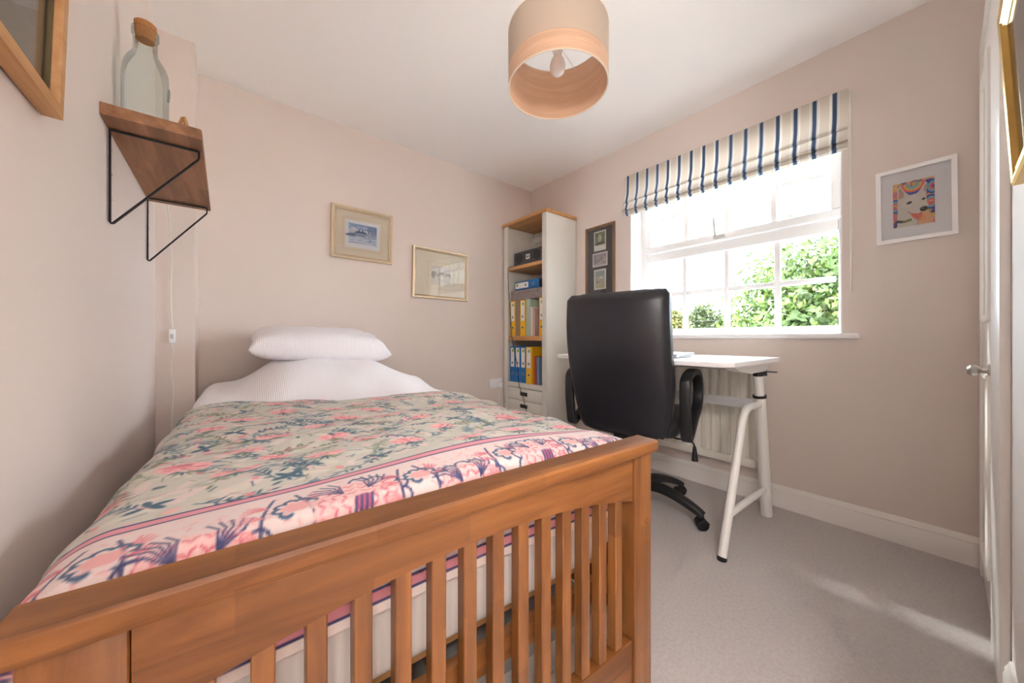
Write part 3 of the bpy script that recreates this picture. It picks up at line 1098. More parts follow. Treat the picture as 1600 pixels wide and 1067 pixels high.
# glass bottle: square-shouldered body
bt = thing('glass_bottle', 'tall clear glass bottle with a cork on the wall shelf', 'bottle', (0.062, 1.690, 1.5525), math.radians(12))
bm = nb()
def sup(r, n, e):
    out = []
    for k in range(n):
        a = 2 * math.pi * k / n
        c, s = math.cos(a), math.sin(a)
        q = (abs(c) ** e + abs(s) ** e) ** (-1 / e)
        out.append((r * q * c, r * q * s))
    return out
prof = [(0.044, 0.000, 4), (0.050, 0.004, 4), (0.0515, 0.012, 4), (0.0515, 0.195, 4), (0.0505, 0.210, 3.8), (0.045, 0.232, 3.2), (0.036, 0.252, 2.6), (0.0292, 0.266, 2), (0.0275, 0.276, 2), (0.0275, 0.318, 2), (0.0310, 0.321, 2), (0.0315, 0.328, 2), (0.0290, 0.331, 2), (0.0310, 0.335, 2), (0.0310, 0.341, 2), (0.0255, 0.342, 2)]
rings = []
for r, zz, e in prof:
    rings.append([bm.verts.new((x, y, zz)) for x, y in sup(r, 40, e)])
for a, b2 in zip(rings[:-1], rings[1:]):
    for k in range(40):
        bm.faces.new((a[k], a[(k + 1) % 40], b2[(k + 1) % 40], b2[k]))
bm.faces.new(rings[0][::-1])
BOTG = thin_glass('bottle_glass', (240, 246, 245), 0.6, 0.02)
body = obj('body', bm, BOTG, bt, smooth=40)
bm = nb()
for r0 in (0.016, 0.010, 0.004):
    tube(bm, [(0.0525, r0 * math.cos(t), 0.165 + r0 * 1.2 * math.sin(t)) for t in np.linspace(0, 2 * math.pi, 19)[:-1]], 0.0022, 6, closed=True)
obj('embossed_seal', bm, BOTG, body)
bm = nb()
lathe(bm, [(0.0215, 0.310), (0.0235, 0.325), (0.0252, 0.345), (0.0258, 0.361), (0.024, 0.363)], 20)
obj('cork', bm, mat('cork', (190, 132, 82), 0.85, var=(180, 0.3)), bt)
# small wooden easel
ez = thing('mini_easel', 'small pale wooden easel standing beside the glass bottle on the shelf', 'easel', (0.150, 1.648, 1.5525), math.radians(-40))
for sx in (-1, 1):
    bm = nb()
    sweep(bm, [(sx * 0.026, -0.010, 0.0), (sx * 0.003, 0.004, 0.088)], (0, 1, 0), rrect(0.004, 0.003, 0.001, 2))
    obj('leg', bm, OAK, ez)
bm = nb()
sweep(bm, [(0, 0.040, 0.0), (0, 0.010, 0.082)], (1, 0, 0), rrect(0.004, 0.003, 0.001, 2))
obj('back_leg', bm, OAK, ez)
obj('ledge', bx((-0.03, -0.020, 0.018), (0.03, -0.009, 0.024), 0.001), OAK, ez)

# hanging lamp cord with switch on the boxed corner
cd = thing('hanging_cord', 'thin white electric cord with inline switch hanging by the boxed corner', 'cord', (0.057, 2.458, 0))
bm = nb()
tube(bm, smoothpath([(0.0, -0.23, 1.556), (0.0, -0.20, 1.553), (0.0, -0.188, 1.53), (0.002, -0.10, 1.44), (0.0, -0.012, 1.30), (-0.003, -0.006, 1.15), (0.002, -0.004, 0.98)], 6), 0.0025, 6)
tube(bm, smoothpath([(0.0, -0.006, 0.91), (0.005, -0.006, 0.86), (-0.002, -0.005, 0.78), (0.004, -0.005, 0.70), (0.001, -0.005, 0.55), (0.0, -0.022, 0.30), (0.0, -0.024, 0.004)], 6), 0.0025, 6)
obj('cable', bm, WHITEM, cd)
sw = obj('switch_body', bx((-0.010, -0.016, 0.908), (0.013, -0.0005, 0.975), 0.004), UPVC, cd)
obj('rocker', bx((-0.004, -0.019, 0.930), (0.006, -0.0155, 0.952), 0.001), GREYM, sw)

# ------------------------------------------------------------------ framed pictures
def framed(name, label, w, h, loc, rotz, fw, dep, fm, prof=None, tilt=0.0, mount=BOARD, roll=0.0, glass=True):
    t = thing(name, label, 'picture', loc, 0)
    t.rotation_euler = (Matrix.Rotation(rotz, 4, 'Z') @ Matrix.Rotation(tilt, 4, 'X') @ Matrix.Rotation(roll, 4, 'Y')).to_euler()
    nv = Matrix.Rotation(rotz, 3, 'Z') @ Vector((0, -1, 0))
    t.location = Vector(loc) + nv * (h / 2 * math.sin(tilt) + 0.0005)
    pr = prof or [(0, -0.001), (0, -dep * .8), (fw * .12, -dep), (fw * .45, -dep * .9), (fw * .62, -dep * .66), (fw * .8, -dep * .78), (fw, -dep * .5), (fw, -0.001)]
    bm = nb()
    ring_frame(bm, w, h, pr)
    obj('frame', bm, fm, t, smooth=20)
    obj('mount', bx((-w / 2 + fw * .9, -dep * .32, -h / 2 + fw * .9), (w / 2 - fw * .9, -0.002, h / 2 - fw * .9)), mount, t)
    if glass:
        obj('glass', bx((-w / 2 + fw * .92, -dep * .46, -h / 2 + fw * .92), (w / 2 - fw * .92, -dep * .42, h / 2 - fw * .92)), PICG, t)
    return t
HPI = math.pi / 2
# winter house print
t = framed('framed_print', 'gilt framed blue winter print of a house on the far wall', 0.417, 0.363, (1.015, L, 1.662), 0, 0.030, 0.022, CHAMP, tilt=math.radians(1.0), roll=math.radians(0.4))
bm = nb()
ring_frame(bm, 0.268, 0.222, [(0, -.0074), (0, -.0079), (.0012, -.0079), (.0012, -.0074)])
obj('mount_line', bm, mat('mount_line', (196, 176, 150), .9), t)
cvp = Canvas(0.236, 0.188, 0.0016, (238, 240, 244))
cvp.rect(.022, .214, .028, .166, (206, 218, 234))
cvp.rect(.022, .214, .128, .166, (150, 178, 214))
for i in range(30):
    cvp.ell(R_.uniform(.02, .2), R_.uniform(.10, .15), R_.uniform(.01, .03), R_.uniform(.003, .008), 0, (226, 228, 232), .6)
cvp.ell(.06, .088, .06, .012, .1, (110, 130, 168), .8)
cvp.poly([(.065, .078), (.145, .078), (.145, .102), (.065, .102)], (176, 190, 214))
cvp.poly([(.058, .102), (.152, .100), (.135, .118), (.078, .120)], (112, 132, 172))
for x in (.09, .112):
    cvp.rect(x, x + .007, .116, .128, (70, 84, 124))
for i in range(7):
    cvp.rect(.072 + i * .010, .076 + i * .010, .084, .094, (84, 100, 140))
for i in range(9):
    x = .152 + i * .007
    cvp.line([(x, .076), (x + R_.uniform(-.002, .002), .160)], .003, (96, 114, 156), .8)
    cvp.ell(x, R_.uniform(.10, .15), .006, .02, 0, (130, 146, 184), .5)
for i in range(26):
    x, y = R_.uniform(.025, .2), R_.uniform(.032, .072)
    cvp.line([(x, y), (min(.212, x + R_.uniform(.02, .06)), y + R_.uniform(-.006, .006))], R_.uniform(.0015, .004), R_.choice([(140, 160, 200), (226, 232, 242), (92, 112, 158)]), .8)
for i in range(7):
    cvp.line([(.026 + i * .008, .08), (.026 + i * .008 + R_.uniform(-.004, .004), .105 + R_.uniform(0, .02))], .0014, (84, 98, 136), .8)
sheet('print', cvp, t, -.118, -.094, -0.0078, PRINT)
# sepia landscape
t = framed('framed_print', 'gilt framed small faded landscape in a wide ivory mount on the far wall', 0.505, 0.402, (1.632, L, 1.451), 0, 0.027, 0.022, CHAMP, tilt=math.radians(1.2), roll=math.radians(0.6), mount=mat('cream_mount', (238, 230, 212), .9))
cvp = Canvas(0.178, 0.148, 0.0016, (222, 216, 206))
cvp.rect(0, .178, .085, .148, (224, 220, 216))
for i in range(30):
    cvp.ell(R_.uniform(0, .178), R_.uniform(.07, .1), R_.uniform(.008, .025), R_.uniform(.004, .012), 0, R_.choice([(176, 168, 156), (200, 190, 176), (160, 152, 140)]), .45)
cvp.ell(.018, .078, .016, .03, 0, (150, 146, 136), .7)
cvp.line([(.07, .078), (.10, .095), (.14, .096), (.175, .082)], .005, (160, 146, 132), .8)
for i in range(20):
    x, y = R_.uniform(0, .15), R_.uniform(.005, .06)
    cvp.line([(x, y), (x + R_.uniform(.01, .03), y + R_.uniform(-.003, .003))], .003, R_.choice([(196, 184, 166), (212, 204, 190), (176, 166, 150)]), .6)
sheet('print', cvp, t, -.089, -.084, -0.0076, PRINT)
bm = nb()
ring_frame(bm, 0.235, 0.215, [(0, -.0072), (0, -.0077), (.0012, -.0077), (.0012, -.0072)])
o = obj('mount_line', bm, MATS['mount_line'], t)
o.location = (0, 0, -0.01)

# dog portrait on the window wall
t = framed('framed_drawing', 'white framed colourful pencil drawing of a white dog', 0.237, 0.332, (W, 0.1925, 1.533), -HPI, 0.016, 0.020, mat('white_frame', (246, 244, 244), .4), prof=[(0, -.001), (0, -.020), (.016, -.020), (.016, -.001)], mount=BOARDW, tilt=math.radians(0.6), roll=math.radians(-0.6))
w_, h_ = 0.122, 0.142
cvp = Canvas(w_, h_, 0.0009, (240, 190, 150))
cc = [(84, 110, 196), (240, 140, 130), (248, 206, 110), (130, 196, 206), (236, 120, 150), (246, 170, 110), (100, 90, 170)]
for i in range(90):
    cvp.ell(R_.uniform(0, w_), R_.uniform(0, h_), R_.uniform(.006, .016), R_.uniform(.005, .012), R_.uniform(0, 3), R_.choice(cc), .8)
for c_, r0 in (((244, 120, 120), .030), ((248, 190, 110), .023), ((140, 206, 204), .016), ((80, 104, 196), .040)):
    cvp.line([(.060 + r0 * math.cos(a) * 1.0, .132 + r0 * .75 * math.sin(a)) for a in np.linspace(math.pi, 2 * math.pi, 16)], .008, c_)
for cx, cy in ((.112, .065), (.118, .112), (.006, .07)):
    for k_, c_ in enumerate(((80, 104, 200), (130, 196, 214), (240, 130, 124))):
        cvp.line([(cx + (.020 - k_ * .006) * math.cos(a), cy + (.020 - k_ * .006) * math.sin(a)) for a in np.linspace(0, 6.28, 20)], .006, c_)
DW, DG = (228, 222, 212), (196, 186, 176)
cvp.poly([(.012, .0), (.070, .0), (.078, .03), (.06, .07), (.014, .06)], DW)
cvp.poly([(.014, .088), (.012, .126), (.022, .136), (.036, .112), (.050, .098), (.072, .100), (.084, .112), (.096, .132), (.102, .126), (.098, .090), (.100, .070), (.104, .052), (.098, .040), (.082, .038), (.066, .028), (.040, .030), (.020, .044), (.012, .062)], DW)
cvp.poly([(.018, .092), (.017, .122), (.024, .128), (.034, .108), (.032, .094)], (206, 168, 156))
cvp.poly([(.090, .104), (.097, .126), (.100, .118), (.097, .098)], (206, 168, 156))
cvp.ell(.050, .078, .030, .014, .3, (236, 232, 224), .6)
cvp.ell(.049, .074, .0085, .0036, .25, (70, 62, 60))
cvp.ell(.049, .074, .0032, .003, 0, (30, 28, 30))
cvp.ell(.091, .078, .0055, .0032, .2, (70, 62, 60))
cvp.ell(.091, .047, .0115, .0075, .1, (54, 52, 56))
cvp.ell(.088, .0495, .004, .002, .1, (120, 116, 120))
cvp.line([(.046, .046), (.056, .036), (.070, .031), (.084, .036)], .0025, (120, 100, 96))
cvp.poly([(.048, .044), (.060, .038), (.086, .034), (.086, .024), (.074, .014), (.064, .020), (.056, .030)], (232, 130, 112))
cvp.line([(.058, .036), (.074, .024)], .002, (206, 100, 92))
cvp.poly([(.010, .016), (.034, .012), (.056, .016), (.055, .024), (.034, .020), (.010, .025)], (132, 148, 84))
cvp.poly([(.010, .016), (.028, .013), (.028, .020), (.010, .025)], (84, 84, 92))
o = sheet('drawing', cvp, t, -w_ / 2 - .004, -h_ / 2, -0.0068, PRINT)
o.scale = (1, 1, 1.40)

# three-photo frame beside the bookcase
t = framed('photo_frame', 'tall wooden multi-photo frame with dark grey mount beside the bookcase', 0.287, 0.700, (W, 1.886, 1.502), -HPI, 0.022, 0.018, wood('weathered_wood', (104, 76, 54), (156, 124, 96), 'Z', 9, 10, .6, 0), mount=mat('charcoal_mount', (72, 72, 76), .9))
def photo(cvp, x, z):
    pg = nb()
    o = sheet('photo', cvp, t, x - cvp.w / 2, z - cvp.h / 2, -0.0066, PRINT)
PZ = 0.35
cvp = Canvas(.118, .160, .0018, (238, 236, 230))
cvp.rect(.010, .108, .046, .150, (110, 116, 92))
for i in range(60):
    cvp.ell(R_.uniform(.016, .1), R_.uniform(.056, .142), .010, .008, R_.uniform(0, 3), R_.choice([(90, 98, 74), (150, 154, 126), (176, 176, 150), (120, 124, 100)]), .7)
cvp.ell(.058, .10, .02, .03, 0, (206, 208, 184), .8)
for i in range(9):
    cvp.ell(.018 + i * .010, .056 + R_.uniform(0, .006), .0045, .006, 0, (60, 58, 60))
photo(cvp, 0.0, PZ - .125)
cvp = Canvas(.148, .112, .0018, (240, 236, 234))
cvp.rect(.010, .138, .010, .102, (196, 186, 190))
cvp.poly([(.010, .050), (.06, .064), (.1, .056), (.138, .076), (.138, .102), (.010, .102)], (168, 156, 164))
for i in range(24):
    cvp.ell(R_.uniform(.02, .126), R_.uniform(.03, .09), R_.uniform(.008, .02), .004, .15, R_.choice([(150, 136, 146), (206, 198, 200), (182, 170, 176)]), .6)
for i in range(7):
    cvp.line([(.022 + i * .012, .032 + i * .003), (.026 + i * .012, .046 + i * .003)], .005, (84, 76, 84))
photo(cvp, 0.0, PZ - .278)
cvp = Canvas(.120, .165, .0018, (238, 236, 230))
cvp.rect(.016, .104, .010, .152, (186, 190, 178))
cvp.rect(.016, .104, .010, .060, (196, 194, 160))
cvp.rect(.016, .104, .11, .152, (164, 178, 180))
for x, y in ((.072, .10), (.062, .092), (.08, .094)):
    cvp.ell(x, y, .014, .006, .2, (232, 232, 224))
cvp.ell(.034, .06, .007, .009, 0, (60, 66, 58)); cvp.ell(.046, .058, .008, .007, 0, (222, 220, 206)); cvp.ell(.056, .056, .004, .008, 0, (90, 90, 76))
photo(cvp, 0.0, PZ - .440)

# oak framed picture on the left wall
t = framed('framed_picture', 'oak framed picture under glass on the left wall near the doorway', 0.54, 0.66, (0.002, 0.848, 1.657), HPI, 0.024, 0.026, OAK, prof=[(0, -.001), (0, -.026), (.020, -.026), (.024, -.010), (.024, -.001)], tilt=math.radians(1.7), mount=mat('sage_mount', (176, 170, 150), .9))
bm = nb()
ring_frame(bm, 0.489, 0.609, [(0, -.009), (0, -.016), (.008, -.016), (.008, -.009)])
obj('inner_slip', bm, mat('dark_slip', (96, 82, 52), .6), t)
cvp = Canvas(.36, .46, .004, (186, 176, 168))
for i in range(80):
    cvp.ell(R_.uniform(0, .36), R_.uniform(0, .46), R_.uniform(.02, .07), R_.uniform(.01, .03), R_.uniform(0, 3), R_.choice([(196, 170, 166), (170, 166, 150), (200, 190, 184), (158, 160, 148)]), .5)
sheet('print', cvp, t, -.18, -.23, -0.0087, PRINT)

# gilt framed picture on the wall beside the cupboard door
t = framed('gilt_picture', 'large gilt framed picture leaning from the white wall beside the cupboard door', 0.42, 0.36, (1.326, 0.003, 1.432), math.pi, 0.036, 0.018, GOLD, tilt=math.radians(2.8), mount=mat('pale_mount', (226, 222, 218), .9))
cvp = Canvas(.24, .14, .003, (214, 208, 200))
for i in range(70):
    cvp.ell(R_.uniform(0, .24), R_.uniform(0, .14), R_.uniform(.01, .04), R_.uniform(.006, .02), R_.uniform(0, 3), R_.choice([(190, 186, 174), (206, 196, 186), (178, 184, 186)]), .5)
sheet('print', cvp, t, -.12, -.07, -0.0062, PRINT)

# ------------------------------------------------------------------ pendant lamp
LX, LY, LZ0_, LZ1_ = 1.303, 1.102, 1.946, 2.163
lp = thing('pendant_lamp', 'drum pendant lamp, cream fabric over pale wood veneer, hanging from the ceiling', 'lamp', (LX, LY, 0))
def drum(bm, r0, r1, z0, z1, seg=72):
    rings = [[bm.verts.new((r * math.cos(2 * math.pi * k / seg), r * math.sin(2 * math.pi * k / seg), zz)) for k in range(seg)] for r, zz in ((r1, z0), (r1, z1), (r0, z1), (r0, z0))]
    for i in range(4):
        a, b2 = rings[i], rings[(i + 1) % 4]
        for k in range(seg):
            bm.faces.new((a[k], a[(k + 1) % seg], b2[(k + 1) % seg], b2[k]))
    return bm
VENEER = wood('veneer', (204, 164, 134), (222, 184, 154), 'X', 6, 1, .6, 0)
# grain runs round the drum: stretch z only
VENEER.node_tree.nodes['Mapping'].inputs['Scale'].default_value = (1.2, 1.2, 22)
obj('veneer_liner', drum(nb(), 0.1965, 0.1985, LZ0_ + 0.001, LZ1_ - 0.001), VENEER, lp)
obj('veneer_band', drum(nb(), 0.1987, 0.2000, LZ0_ + 0.001, LZ0_ + 0.072), VENEER, lp)
obj('fabric_shade', drum(nb(), 0.1987, 0.2005, LZ0_ + 0.0722, LZ1_), mat('cream_fabric', (196, 178, 160), .9, bump=(600, .2, .001)), lp)
obj('rim_trim', drum(nb(), 0.1963, 0.2012, LZ0_ - 0.002, LZ0_ + 0.0008), mat('rim', (232, 220, 204), .7), lp)
obj('rim_trim', drum(nb(), 0.1963, 0.2012, LZ1_ - 0.0008 + .001, LZ1_ + 0.003), MATS['rim'], lp)
bm = nb()
for k in range(3):
    a = math.radians(20 + 120 * k)
    tube(bm, [(0.024 * math.cos(a), 0.024 * math.sin(a), LZ1_ - 0.03), (0.197 * math.cos(a), 0.197 * math.sin(a), LZ1_ - 0.008)], 0.0016, 6)
tube(bm, [(0.024 * math.cos(t_), 0.024 * math.sin(t_), LZ1_ - 0.03) for t_ in np.linspace(0, 2 * math.pi, 19)[:-1]], 0.002, 6, closed=True)
obj('spider_frame', bm, WHITEM, lp)
bm = nb()
lathe(bm, [(0.016, LZ1_ - 0.075), (0.020, LZ1_ - 0.07), (0.022, LZ1_ - 0.033), (0.024, LZ1_ - 0.031), (0.024, LZ1_ - 0.026), (0.016, LZ1_ - 0.02), (0.008, LZ1_ + 0.015), (0.005, LZ1_ + 0.02)], 18)
obj('lamp_holder', bm, UPVC, lp)
bm = nb()
lathe(bm, [(0.014, LZ1_ - 0.078), (0.017, LZ1_ - 0.088), (0.026, LZ1_ - 0.104), (0.031, LZ1_ - 0.122), (0.031, LZ1_ - 0.136), (0.026, LZ1_ - 0.152), (0.014, LZ1_ - 0.162), (0.002, LZ1_ - 0.165)], 24)
obj('bulb', bm, mat('opal_bulb', (240, 236, 234), 0.25), lp)
bm = nb()
tube(bm, [(0, 0, LZ1_ + 0.018), (0, 0, HT - 0.02)], 0.003, 8)
obj('flex', bm, UPVC, lp)
bm = nb()
lathe(bm, [(0.008, HT - 0.045), (0.03, HT - 0.03), (0.042, HT - 0.012), (0.044, HT - 0.0005)], 24)
obj('ceiling_rose', bm, UPVC, lp)

# ------------------------------------------------------------------ bookcase
BX0, BX1, BY0, BY1, BT = 2.284, 2.630, 2.140, 2.700, 1.985
bc = thing('bookcase', 'tall narrow putty-painted bookcase with oak shelves and drawers in the corner', 'bookcase', (BX0, BY0, 0))
D, WD = BX1 - BX0, BY1 - BY0
obj('side_panel', bx((0, 0, 0), (D, 0.030, BT - 0.028), 0.002), PUTTY, bc)
obj('side_panel', bx((0, WD - 0.030, 0), (D, WD, BT - 0.028), 0.002), PUTTY, bc)
for y0, y1 in ((-0.0005, 0.052), (WD - 0.052, WD + 0.0005)):
    obj('front_stile', bx((-0.016, y0, 0), (-0.0005, y1, BT - 0.028), 0.002), PUTTY, bc)
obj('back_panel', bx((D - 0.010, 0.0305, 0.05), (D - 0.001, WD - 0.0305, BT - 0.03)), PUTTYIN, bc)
obj('top_board', bx((-0.028, -0.012, BT - 0.028), (D, WD + 0.012, BT), 0.004), OAKY, bc)
for z0, z1 in ((1.548, 1.578), (0.910, 0.950)):
    obj('shelf', bx((-0.002, 0.053, z0), (D - 0.0105, WD - 0.053, z1), 0.002), OAKY, bc)
obj('floor_board', bx((-0.012, 0.053, 0.495), (D - 0.0105, WD - 0.053, 0.535), 0.002), PUTTY, bc)
obj('back_rail', bx((D - 0.03, 0.031, 1.86), (D - 0.0105, WD - 0.031, 1.905)), PUTTY, bc)
for i in range(4):
    z1 = 0.488 - i * 0.106
    dr = obj('drawer', bx((-0.012, 0.056, z1 - 0.100), (0.30, WD - 0.056, z1), 0.002), PUTTY, bc)
    bm = nb()
    t = nb()
    box(t, (-0.020, WD / 2 - 0.045, z1 - 0.060), (-0.0125, WD / 2 + 0.045, z1 - 0.028), 0.003)
    merge(bm, t)
    obj('cup_handle', bm, mat('dark_bronze', (64, 58, 54), .5, .6), dr)
obj('plinth', bx((0.004, 0.053, 0), (0.02, WD - 0.053, 0.065)), PUTTY, bc)
def W3(x, y, z):   # bookcase local -> world
    return (BX0 + x, BY0 + y, z)

# radio
ra = thing('radio', 'dark grey table radio with twin speakers and raised aerial on the top shelf', 'radio', W3(0.018, 0.262, 1.5795))
obj('body', bx((0.006, -0.195, 0.002), (0.105, 0.195, 0.128), 0.008), mat('radio_shell', (188, 186, 184), .4), ra)
obj('front_panel', bx((0.0, -0.188, 0.006), (0.0055, 0.188, 0.121), 0.002), mat('radio_front', (66, 66, 68), .55), ra)
for y in (-0.115, 0.115):
    bm = nb()
    lathe(bm, [(0.044, 0), (0.042, 0.003), (0.038, 0.0015), (0.01, 0.0015), (0.002, 0.003)], 28)
    bmesh.ops.transform(bm, matrix=Matrix.Translation((0, y, 0.062)) @ Matrix.Rotation(-HPI, 4, 'Y'), verts=bm.verts[:])
    obj('speaker_grille', bm, mat('grille', (52, 52, 54), .7), ra)
dp = obj('display', bx((-0.003, -0.025, 0.042), (0.0, 0.025, 0.086), 0.001), mat('radio_display', (214, 214, 212), .4), ra)
for y in (-0.008, 0.008):
    obj('display_mark', bx((-0.0045, y - 0.007, 0.058), (-0.003, y + 0.006, 0.071), 0.0005), mat('display_ink', (60, 60, 64), .5), dp)
for y, r in ((0.13, 0.014), (0.095, 0.011), (-0.125, 0.014)):
    bm = nb()
    lathe(bm, [(r, 0.128), (r, 0.138), (r * .85, 0.141)], 18, (0.04, y, 0))
    obj('knob', bm, CHROME, ra)
bm = nb()
tube(bm, [(0.02, -0.10, 0.129), (0.018, -0.02, 0.165), (0.016, 0.13, 0.235)], [0.004, 0.0036, 0.003], 8)
obj('aerial', bm, CHROME, ra)

# lever arch files
FW_, FH_, FD_ = 0.066, 0.320, 0.272
def binder(label, col, group, loc, width=0.066, rot=(0, 0, 0), inner=(40, 38, 40)):
    t = thing('lever_arch_file', label, 'file', loc, 0, group, rot)
    m = mat('file_%d_%d_%d' % col, col, .45)
    bm = nb()
    box(bm, (0, 0.0, 0), (0.004, width, FH_), 0.001, 1)
    box(bm, (0.0045, 0.0, 0), (FD_, 0.0025, FH_))
    box(bm, (0.0045, width - 0.0025, 0), (FD_, width, FH_))
    obj('cover', bm, m, t)
    obj('paper_block', bx((0.02, 0.004, 0.006), (FD_ - 0.012, width - 0.004, FH_ - 0.012)), mat('file_inner_%d' % inner[0], inner, .8), t)
    lb = obj('spine_label', bx((-0.001, width * .16, 0.135), (-0.0001, width * .84, FH_ - 0.012)), mat('file_label', (236, 234, 232), .6), t)
    obj('label_logo', bx((-0.0018, width * .24, FH_ - 0.050), (-0.001, width * .60, FH_ - 0.024)), mat('label_green', (150, 186, 92), .6), lb)
    obj('label_stamp', bx((-0.0018, width * .34, 0.160), (-0.001, width * .66, 0.182)), mat('label_grey', (150, 150, 152), .6), lb)
    bm = nb()
    tube(bm, [(-0.0005, width / 2 + 0.0105 * math.cos(a), 0.075 + 0.0105 * math.sin(a)) for a in np.linspace(0, 2 * math.pi, 17)[:-1]], 0.0022, 6, closed=True)
    fr_ = obj('finger_ring', bm, CHROME, t)
    bm = nb()
    lathe(bm, [(0.009, 0), (0.009, 0.0006)], 16)
    bmesh.ops.transform(bm, matrix=Matrix.Translation((-0.0002, width / 2, 0.075)) @ Matrix.Rotation(-HPI, 4, 'Y'), verts=bm.verts[:])
    obj('finger_hole', bm, mat('hole_black', (20, 20, 22), .8), fr_)
    return t
BLUE, YEL = (18, 106, 178), (236, 184, 28)
YW = WD
# lower compartment, from the far side towards the camera
y = YW - 0.056
zf = 0.536
gl_ = 'blue lever arch files on the lower shelf'
for i in range(3):
    y -= 0.0735
    binder(('blue lever arch file standing at the wall end of the lower compartment', 'blue lever arch file in the middle of the three upright blue files', 'blue lever arch file standing next to the yellow file in the lower compartment')[i], BLUE, gl_, W3(0.012, y, zf), 0.072)
y -= 0.0755
binder('yellow lever arch file standing beside the blue files in the lower compartment', YEL, None, W3(0.012, y, zf), 0.074, inner=(214, 160, 30))
def folder(name, label, col, loc, th, d, h, rot=(0, 0, 0), cat='folder'):
    t = thing(name, label, cat, loc, 0, None, rot)
    m = mat('folder_%d_%d_%d' % col, col, .6)
    bm = nb()
    box(bm, (0, 0, 0), (0.0015, th, h), 0.0005, 1)
    box(bm, (0.0016, 0, 0), (d, 0.0015, h))
    box(bm, (0.0016, th - 0.0015, 0), (d, th, h))
    obj('cover', bm, m, t)
    obj('pages', bx((0.004, 0.002, 0.004), (d - 0.004, th - 0.002, h - 0.006)), mat('paper', (232, 228, 220), .9), t)
    return t
folder('folder', 'slim red folder leaning by the yellow file in the lower compartment', (190, 70, 40), W3(0.016, y - 0.048, zf), 0.022, 0.22, 0.24)
folder('folder', 'slim grey-blue folder at the end of the lower compartment', (110, 140, 170), W3(0.014, y - 0.090, zf), 0.030, 0.24, 0.235)
# middle compartment
y = YW - 0.056
zf = 0.951
y -= 0.074
binder('yellow lever arch file at the wall end of the middle compartment', YEL, None, W3(0.012, y, zf), 0.066)
y -= 0.062
folder('magazine_file', 'grey and brown patterned magazine file between the yellow files', (150, 132, 112), W3(0.014, y, zf), 0.052, 0.25, 0.318, cat='file')
y -= 0.078
binder('yellow lever arch file with black sides beside the patterned magazine file', YEL, None, W3(0.012, y, zf), 0.070)
y -= 0.062
folder('folder', 'pale green ring folder in the middle compartment', (176, 196, 182), W3(0.014, y, zf), 0.054, 0.25, 0.322)
y -= 0.030
folder('notebook', 'slim cream notebook beside the pale green folder', (226, 214, 196), W3(0.014, y, zf), 0.026, 0.20, 0.25, cat='book')
y -= 0.026
folder('notebook', 'thin pink-grey notebook beside the cream notebook', (196, 170, 168), W3(0.014, y, zf), 0.022, 0.20, 0.235, cat='book')
y -= 0.062
binder('yellow lever arch file at the chair end of the middle compartment', YEL, None, W3(0.012, 0.0545, zf), 0.060)
# patterned box and blue file lying on top
pb = thing('patterned_box', 'flat box file covered in mottled grey and red paper lying on the upright files', 'box', W3(0.016, 0.085, 1.2745))
mp_ = mat('mottled_paper', (150, 138, 138), .7, var=(55, 0.75))
obj('tray', bx((0, 0, 0), (0.25, 0.40, 0.060), 0.002), mp_, pb)
obj('lid', bx((-0.003, -0.003, 0.0605), (0.253, 0.403, 0.086), 0.002), mp_, pb)
bf = binder('blue lever arch file lying on its side on top of the patterned box', BLUE, None, W3(0.012, 0.115, 1.363 + 0.072), 0.072, (-HPI, 0, 0))

# power cord of the radio down the bookcase front
cdr = nb()
tube(cdr, smoothpath([W3(0.05, 0.475, 1.590), W3(0.0, 0.490, 1.585), W3(-0.020, 0.492, 1.565), W3(-0.022, 0.488, 1.45), W3(-0.020, 0.47, 1.25), W3(-0.022, 0.445, 1.05), W3(-0.021, 0.43, 0.92), W3(-0.024, 0.36, 0.70), W3(-0.024, 0.33, 0.52), W3(-0.034, 0.25, 0.38), W3(-0.030, 0.20, 0.20), W3(-0.028, 0.18, 0.004)], 5), 0.0028, 6)
tag(obj('power_cord', cdr, BLACKP), 'thin black power cord running down the front of the bookcase', 'cord')

# wall socket with plug by the bookcase
so = thing('wall_socket', 'white wall socket with plug on the far wall beside the bookcase', 'socket', (2.195, L, 0.515))
obj('face_plate', bx((-0.073, -0.010, -0.043), (0.073, -0.0005, 0.043), 0.003), UPVC, so)
obj('rocker', bx((0.03, -0.013, 0.015), (0.042, -0.010, 0.033), 0.001), UPVC, so)
obj('rocker', bx((-0.042, -0.013, 0.015), (-0.03, -0.010, 0.033), 0.001), UPVC, so)
pg = thing('plug', 'white plug with cable in the wall socket by the bookcase', 'plug', (2.228, L - 0.010, 0.500))
obj('plug_body', bx((-0.024, -0.032, -0.026), (0.024, -0.0015, 0.022), 0.006), UPVC, pg)
bm = nb()
tube(bm, smoothpath([(0, -0.018, -0.024), (-0.002, -0.02, -0.08), (-0.04, -0.03, -0.16), (-0.10, -0.05, -0.24), (-0.22, -0.06, -0.40), (-0.40, -0.06, -0.496), (-0.60, -0.05, -0.497)], 6), 0.003, 6)
obj('cable', bm, UPVC, pg)

